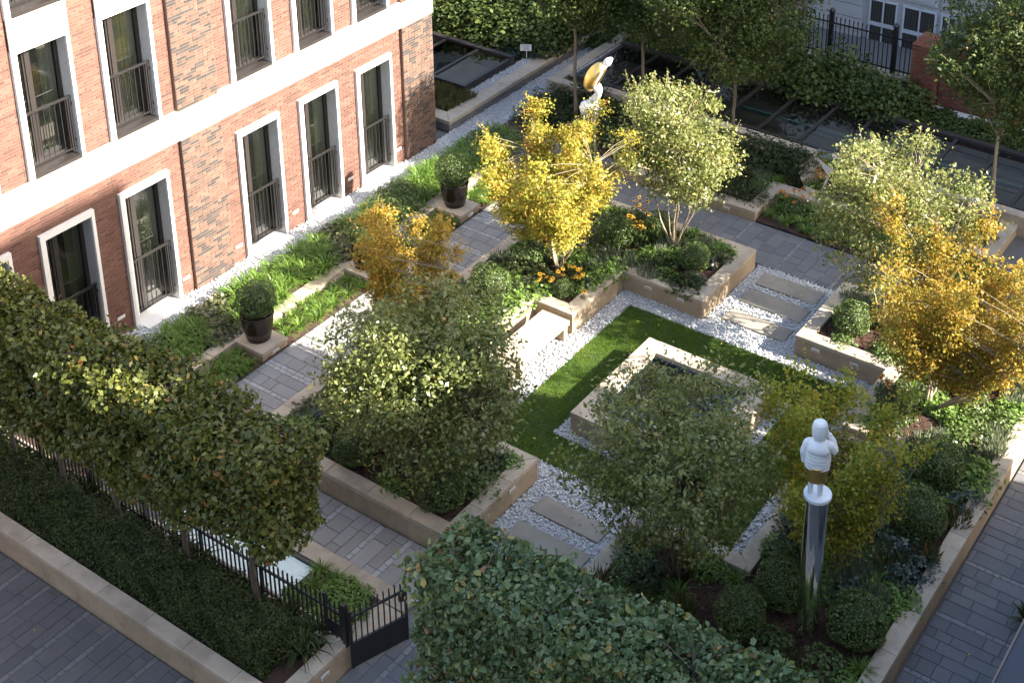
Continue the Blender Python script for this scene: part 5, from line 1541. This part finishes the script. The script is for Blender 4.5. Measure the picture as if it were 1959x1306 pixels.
TPL = {
    'geranium': ([mound_mesh(s_, 460, .16, .95, 'leaf_bright', .6) for s_ in (11, 12)], 'leafy_plant'),
    'hellebore': ([mound_mesh(s_, 300, .24, .5, 'leaf_dark', .75) for s_ in (13, 14)], 'leafy_plant'),
    'heuchera': ([mound_mesh(s_, 320, .22, .8, 'leaf_bronze', .6) for s_ in (15, 16)], 'leafy_plant'),
    'lavender': ([spiky_mesh(s_, 300, 'leaf_silver', .9) for s_ in (17, 18)], 'lavender_plant'),
    'mid': ([mound_mesh(s_, 460, .15, .7, 'leaf_box', .8) for s_ in (19, 20)], 'leafy_plant'),
    'grass': (STRAP, 'strappy_plant'),
    'bronze': ([spiky_mesh(s_, 260, 'leaf_bronze', .9) for s_ in (21, 22)], 'ornamental_grass'),
    'teal': ([mound_mesh(s_, 360, .2, .55, 'leaf_teal', .9) for s_ in (23, 24)], 'leafy_shrub'),
    'shrubd': ([mound_mesh(s_, 900, .12, .6, 'leaf_dark', 1.1) for s_ in (25, 26)], 'leafy_shrub'),
    'shrubg': ([mound_mesh(s_, 1700, .115, .75, 'leaf_hornbeam', 1.15) for s_ in (27, 28)], 'leafy_shrub'),
    'ivy': ([mound_mesh(s_, 800, .15, .95, 'leaf_hornbeam', .45) for s_ in (29, 30)], 'ground_cover_plant'),
    'strapd': (STRAPD, 'strappy_plant'),
}
def plant(kind, x, y, z, s_, label, group, rr, cat='plant'):
    mes, nm = TPL[kind]
    me = rr.choice(mes)
    o = add_obj(nm, me, None, (x, y, z)); o.scale = (s_, s_, s_ * rr.uniform(.85, 1.15)); o.rotation_euler = (0, 0, rr.uniform(0, 6.283))
    return meta(o, label, cat, group)

def scatter(rr, rects, holes, dist, tries=4000):
    pts = []
    for _ in range(tries):
        r = rr.choice(rects); x, y = rr.uniform(r[0], r[1]), rr.uniform(r[2], r[3])
        if any(h[0] < x < h[1] and h[2] < y < h[3] for h in holes): continue
        if any((x - p[0]) ** 2 + (y - p[1]) ** 2 < (dist * p[2]) ** 2 for p in pts): continue
        pts.append((x, y, rr.uniform(.85, 1.15)))
    return pts

rr = random.Random(91)
# west bed along the facade: strap-leaved clumps with broad-leaved patches
for (x, y, s_) in scatter(rr, [(1.0, 2.02, 13.0, 26.6)], [], .235):
    u = math.sin(y * 1.7 + x) + .5 * math.sin(y * .6)
    if u > .75: plant('mid', x, y, .14, .34 * s_, 'rounded green leafy plant in the bed below the brick facade', 'leafy plants below the facade', rr)
    elif u < -1.05: plant('heuchera', x, y, .14, .33 * s_, 'bronze tinted leafy plant in the bed below the brick facade', 'bronze plants below the facade', rr)
    else: plant('grass', x, y, .14, 1.5 * s_, 'arching strap leaved clump in the bed below the brick facade', 'strap leaved clumps below the facade', rr)
for (x, y, s_) in scatter(rr, [(2.45, 3.0, 13.6, 25.0)], [(2.2, 3.4, a - .12, a + .8) for a, _ in POTS], .27):
    plant('grass', x, y, .03, 1.1 * s_, 'grassy clump in the narrow strip between the kerb and west path', 'grassy clumps beside the west path', rr)
for (x, y, s_) in scatter(rr, [(1.1, 4.6, 27.5, 29.6)], [], .4):
    plant(rr.choice(('shrubd', 'hellebore', 'strapd')), x, y, .05, .42 * s_ if rr.random() < .99 else .4, 'dark leafy plant in the shaded bed at the end of the west path', 'dark plants at the north end', rr)
# planter beds
BALLPOS = [(8.75, 15.05, .5), (6.85, 15.05, .45), (7.0, 21.28, .3), (6.85, 23.6, .45), (7.45, 24.35, .42), (8.75, 23.75, .4), (12.5, 23.6, .42), (15.55, 20.4, .5), (15.75, 19, .5), (14.55, 16.4, .47), (14.3, 15.5, .46), (15.85, 16.35, .5), (15.2, 23.1, .42), (5.75, 20.4, .5), (c1.x, c1.y, .3), (c2.x, c2.y, .3)]
def ok(x, y): return all((x - b_[0]) ** 2 + (y - b_[1]) ** 2 > (b_[2] + .08) ** 2 for b_ in BALLPOS)
def bed(rects, kinds, dist, z, where, rr, sc=.3, mulch=()):
    for (x, y, s_) in scatter(rr, rects, [], dist):
        if not ok(x, y): continue
        if any((x - m_[0]) ** 2 + (y - m_[1]) ** 2 < m_[2] ** 2 for m_ in mulch): continue
        k_ = kinds[int((math.sin(x * 2.1 + 1) * math.sin(y * 1.9) * .5 + .5) * len(kinds) * .999)] if rr.random() < .7 else rr.choice(kinds)
        nmx = {'geranium': 'bright green lobed leaf plant', 'hellebore': 'dark glossy leaved plant', 'heuchera': 'bronze leaved low plant', 'lavender': 'silver grey lavender clump', 'mid': 'mid green bushy plant', 'grass': 'strap leaved green clump', 'bronze': 'fine bronze grass tuft', 'teal': 'blue green leafy plant'}[k_]
        s2_ = s_ * sc * (3.0 if k_ == 'grass' else 1)
        plant(k_, x, y, z, s2_, nmx + ' ' + where, k_ + ' plants ' + where, rr)
bed([(5.1, 7.35, 21.0, 24.7), (7.3, 9.2, 22.95, 24.7)], ['geranium', 'mid', 'hellebore', 'lavender', 'geranium', 'heuchera'], .27, .34, 'in the northwest planter bed', rr, .36, [(6.4, 21.9, .42)])
bed([(5.1, 6.4, 18.5, 21.0)], ['geranium', 'mid', 'lavender', 'geranium'], .28, .34, 'behind the west bench', rr, .38)
bed([(5.1, 7.35, 15.0, 18.5), (6.5, 9.2, 14.72, 16.5)], ['mid', 'hellebore', 'geranium', 'grass', 'heuchera', 'teal'], .29, .34, 'in the southwest planter bed', rr, .35, [(8.0, 15.2, .3)])
bed([(12.0, 16.2, 23.0, 24.7), (13.95, 16.2, 21.0, 23.0)], ['geranium', 'heuchera', 'mid', 'lavender', 'grass'], .29, .34, 'in the northeast planter bed', rr, .34, [(14.8, 21.6, .4), (12.9, 23.3, .3)])
bed([(14.9, 16.2, 18.0, 21.0), (13.95, 16.2, 16.9, 18.0)], ['geranium', 'mid', 'teal', 'bronze', 'geranium', 'lavender'], .27, .34, 'in the east planter bed', rr, .38)
bed([(12.0, 16.2, 14.72, 16.5)], ['mid', 'hellebore', 'bronze', 'geranium', 'grass', 'heuchera'], .31, .34, 'in the southeast planter bed', rr, .34, [(13.6, 15.7, .4)])
# strip under the pleached row
for (x, y, s_) in scatter(rr, [(0, 9.25, 11.2, 11.66)], [], .22):
    u = math.sin(x * 2.3)
    if u > .2: plant('strapd', x, y, .42, 1.3 * s_, 'dark arching strap leaved clump under the pleached row', 'dark strap clumps under the pleached row', rr)
    else: plant('ivy', x, y, .42, .36 * s_, 'low green ground cover plant under the pleached row', 'ground cover under the pleached row', rr)
for (x, y, s_) in scatter(rr, [(7.9, 9.0, 12.1, 13.0)], [], .25):
    if x < 8.35 and y > 12.5: plant('grass', x, y, .02, 1.0 * s_, 'tufted grass clump beside the frosted light well', 'grass tufts by the light well', rr)
    else: plant('geranium', x, y, .02, .26 * s_, 'bright lobed leaf plant behind the open gate', 'leafy plants behind the gate', rr)
for (x, y, s_) in scatter(rr, [(12, 17.6, 10.65, 11.6)], [], .4):
    plant('ivy', x, y, .42, .3 * s_, 'low ground cover plant under the blue green pleached trees', 'ground cover right of the gate', rr)
# north beds
for (x, y, s_) in scatter(rr, [(5.1, 8.3, 27.1, 29.5), (8.3, 13.4, 28.35, 29.5)], [(8.85, 10.3, 28.0, 29.3)], .42):
    k_ = rr.choice(('shrubd', 'hellebore', 'mid', 'lavender', 'grass'))
    plant(k_, x, y, .17, (.42 if k_ == 'shrubd' else .34) * s_ * (3 if k_ == 'grass' else 1), {'shrubd': 'dark dense low shrub', 'hellebore': 'dark glossy leaved plant', 'mid': 'mid green bushy plant', 'lavender': 'grey lavender clump', 'grass': 'strap leaved clump'}[k_] + ' in the shaded north planter', k_ + ' plants in the north planter', rr)
for (x, y, s_) in scatter(rr, [(8.8, 14.2, 26.9, 27.9)], [], .3):
    plant('grass', x, y, .03, 1.1 * s_, 'dark strap leaved clump beside the grey north path', 'strap clumps by the north path', rr)
for i, (x, y, s_, lab) in enumerate([(7.6, 29.0, .62, 'broad dark evergreen shrub left of the mirror sculpture'), (8.25, 29.2, .6, 'dark evergreen shrub touching the mirror sculpture'), (2.2, 29.4, .5, 'dark bushy shrub before the roof light corner')]):
    plant('shrubd', x, y, .15, s_ * 1.25, lab, 'dark evergreen shrubs on the north side', rr, 'shrub')
for (x, y, s_) in scatter(rr, [(5.4, 9.4, 32.9, 33.8)], [], .75):
    plant('shrubg', x, y, .1, .95 * s_, 'tall broad leaved shrub in front of the iron fence', 'broad leaved shrubs at the back', rr, 'shrub')
for (x, y, s_) in scatter(rr, [(9.3, 14.5, 32.8, 34.1), (-1, 5.4, 32.8, 33.6)], [], .45):
    plant('ivy', x, y, .1, .45 * s_, 'low ivy ground cover plant along the back brick wall', 'ivy along the back wall', rr)
for (x, y, s_) in scatter(rr, [(-4.5, -.8, 31.2, 33.4)], [], .6):
    plant('shrubg', x, y, .2, 1.15 * s_, 'bright green bushy shrub behind the smaller roof light', 'bushy shrubs behind the small roof light', rr, 'shrub')
for (x, y, s_) in scatter(rr, [(-1.4, -.55, 30.5, 33.4)], [], .35):
    plant('teal', x, y, .25, .36 * s_, 'dark blue green leafy plant beside the white sign', 'blue green plants by the sign', rr)
for (x, y, s_) in scatter(rr, [(-2.6, -.55, 26.7, 27.6)], [], .25):
    plant('bronze', x, y, .2, .36 * s_, 'fine dark grass tuft in the grey block planter', 'grass tufts in the block planter', rr)
for (x, y, s_) in scatter(rr, [(17.85, 18.35, 14, 20)], [], .5):
    plant('strapd', x, y, .0, 1.0 * s_, 'dark spiky plant at the foot of the navy canopy', 'spiky plants by the canopy', rr)

# coneflowers
pet = MB()
for k_ in range(9):
    a = 6.283 * k_ / 9; c_, s_ = math.cos(a), math.sin(a); c2_, s2_ = math.cos(a + .28), math.sin(a + .28); c3, s3 = math.cos(a - .28), math.sin(a - .28)
    pet.add([(c_ * .012, s_ * .012, .006), (c2_ * .03, s2_ * .03, .006), (c_ * .052, s_ * .052, -.006), (c3 * .03, s3 * .03, .006)], [(0, 3, 2, 1)], random.random())
PETY, PETO = pet.mesh('bloom', 'petal_yellow'), pet.mesh('bloom', 'petal_orange')
cen = MB(); cen.lathe([(.014, 0), (.013, .012), (.005, .018)], (0, 0, .003), 8); CEN = cen.mesh('centre', 'bark_dark')
def coneflower(label, x, y, z, n, rad, hgt, me, rr, group):
    t = thing('coneflower', label, 'flowers', (x, y, z), group)
    fo = add_obj('foliage', TPL['hellebore'][0][0], t); fo.scale = (rad * .9, rad * .9, hgt * .75); fo.data = TPL['mid'][0][0]
    st = MB()
    for _ in range(n):
        a = rr.uniform(0, 6.283); r = rad * math.sqrt(rr.random()); h = hgt * rr.uniform(.75, 1.1); px, py = x + r * math.cos(a), y + r * math.sin(a)
        st.tube([(x + r * .5 * math.cos(a), y + r * .5 * math.sin(a), z), (px, py, z + h)], [.004, .003], 4, cap=False)
        b_ = add_obj('bloom', me, t, (px - x, py - y, h)); b_.rotation_euler = (rr.uniform(-.5, .3), rr.uniform(-.1, .6), rr.uniform(0, 6)); b_.scale = (1.25,) * 3
        c_ = add_obj('centre', CEN, b_)
    st.build('stems', 'leaf_dark', t)
CF = 'coneflower clumps in the garden'
for (x, y, z, n, rad, h, me, lab) in [
        (6.98, 21.62, .36, 16, .28, .42, PETY, 'yellow coneflowers in front of the yellow maple stems'), (6.6, 21.25, .36, 7, .2, .35, PETY, 'few yellow coneflowers behind the small box ball'),
        (7.25, 23.9, .36, 14, .32, .62, PETY, 'tall yellow coneflowers between the two box balls'), (6.95, 24.5, .36, 9, .25, .7, PETY, 'yellow coneflowers nearest the north path'),
        (7.45, 21.35, .36, 3, .1, .25, PETY, 'tiny yellow coneflowers at the planter corner'),
        (9.3, 27.55, .03, 15, .35, .55, PETO, 'orange coneflowers beside the low stone planter corner'), (13.95, 21.9, .36, 9, .22, .45, PETO, 'orange coneflowers at the foot of the golden maple'),
        (14.05, 18.0, .36, 6, .22, .45, PETY, 'yellow coneflowers by the planter corner left of the column'), (15.2, 18.15, .36, 6, .25, .5, PETO, 'orange coneflowers under the maple right of the column')]:
    coneflower(lab, x, y, z, n, rad, h, me, rr, CF)
# small blue bollard lamps in the beds
for (x, y, z, lab) in [(9.1, 23.9, .36, 'small dark spike lamp among plants in the northeast corner'), (7.3, 21.75, .36, 'small dark spike lamp behind the planter coping by the flowers')]:
    t = thing('garden_lamp', lab, 'lamp', (x, y, z), 'garden spike lamps')
    m2 = MB(); m2.lathe([(.035, .0), (.035, .2), (.045, .21), (.045, .3), (.03, .31)], (x, y, z), 12); m2.build('housing', 'navy_paint', t)
    m2 = MB(); m2.lathe([(.036, .12), (.0365, .19)], (x, y, z), 12); m2.build('lens', 'lantern_glass', t)
# fallen leaves on the paving
fl = np_mesh('fallen_leaf', leaf_quads(np.random.default_rng(5), np.zeros((1, 3)), np.array([[0, 0, 1.]]), .07, .6, .1, 0), 4, 'fallen_leaf')
spots = [(5.05, 9.55, .006), (6.3, 9.15, .006), (4.2, 17.6, .006), (3.9, 16.4, .006), (17.3, 17.4, .006), (17.1, 19.2, .006), (10.4, 13.0, .006), (7.2, 12.5, .004), (6.9, 12.62, .004)]
for _ in range(34): spots.append((rr.uniform(8.1, 13.1), rr.choice((rr.uniform(17.3, 17.95), rr.uniform(21.25, 22.2))), .05))
for _ in range(26): spots.append((rr.uniform(3.2, 4.7), rr.uniform(14, 25), .006))
for _ in range(22): spots.append((rr.uniform(9.6, 11.6), rr.choice((rr.uniform(14.5, 16.8), rr.uniform(22.7, 25))), .035))
for _ in range(14): spots.append((rr.uniform(5, 13), rr.uniform(25.4, 26.6), .006))
for (x, y, z) in spots:
    o = add_obj('fallen_leaf', fl, None, (x, y, z)); o.rotation_euler = (rr.uniform(-.2, .2), rr.uniform(-.2, .2), rr.uniform(0, 6))
    meta(o, 'single yellow fallen leaf lying flat on the ground', 'leaf', 'fallen leaves')
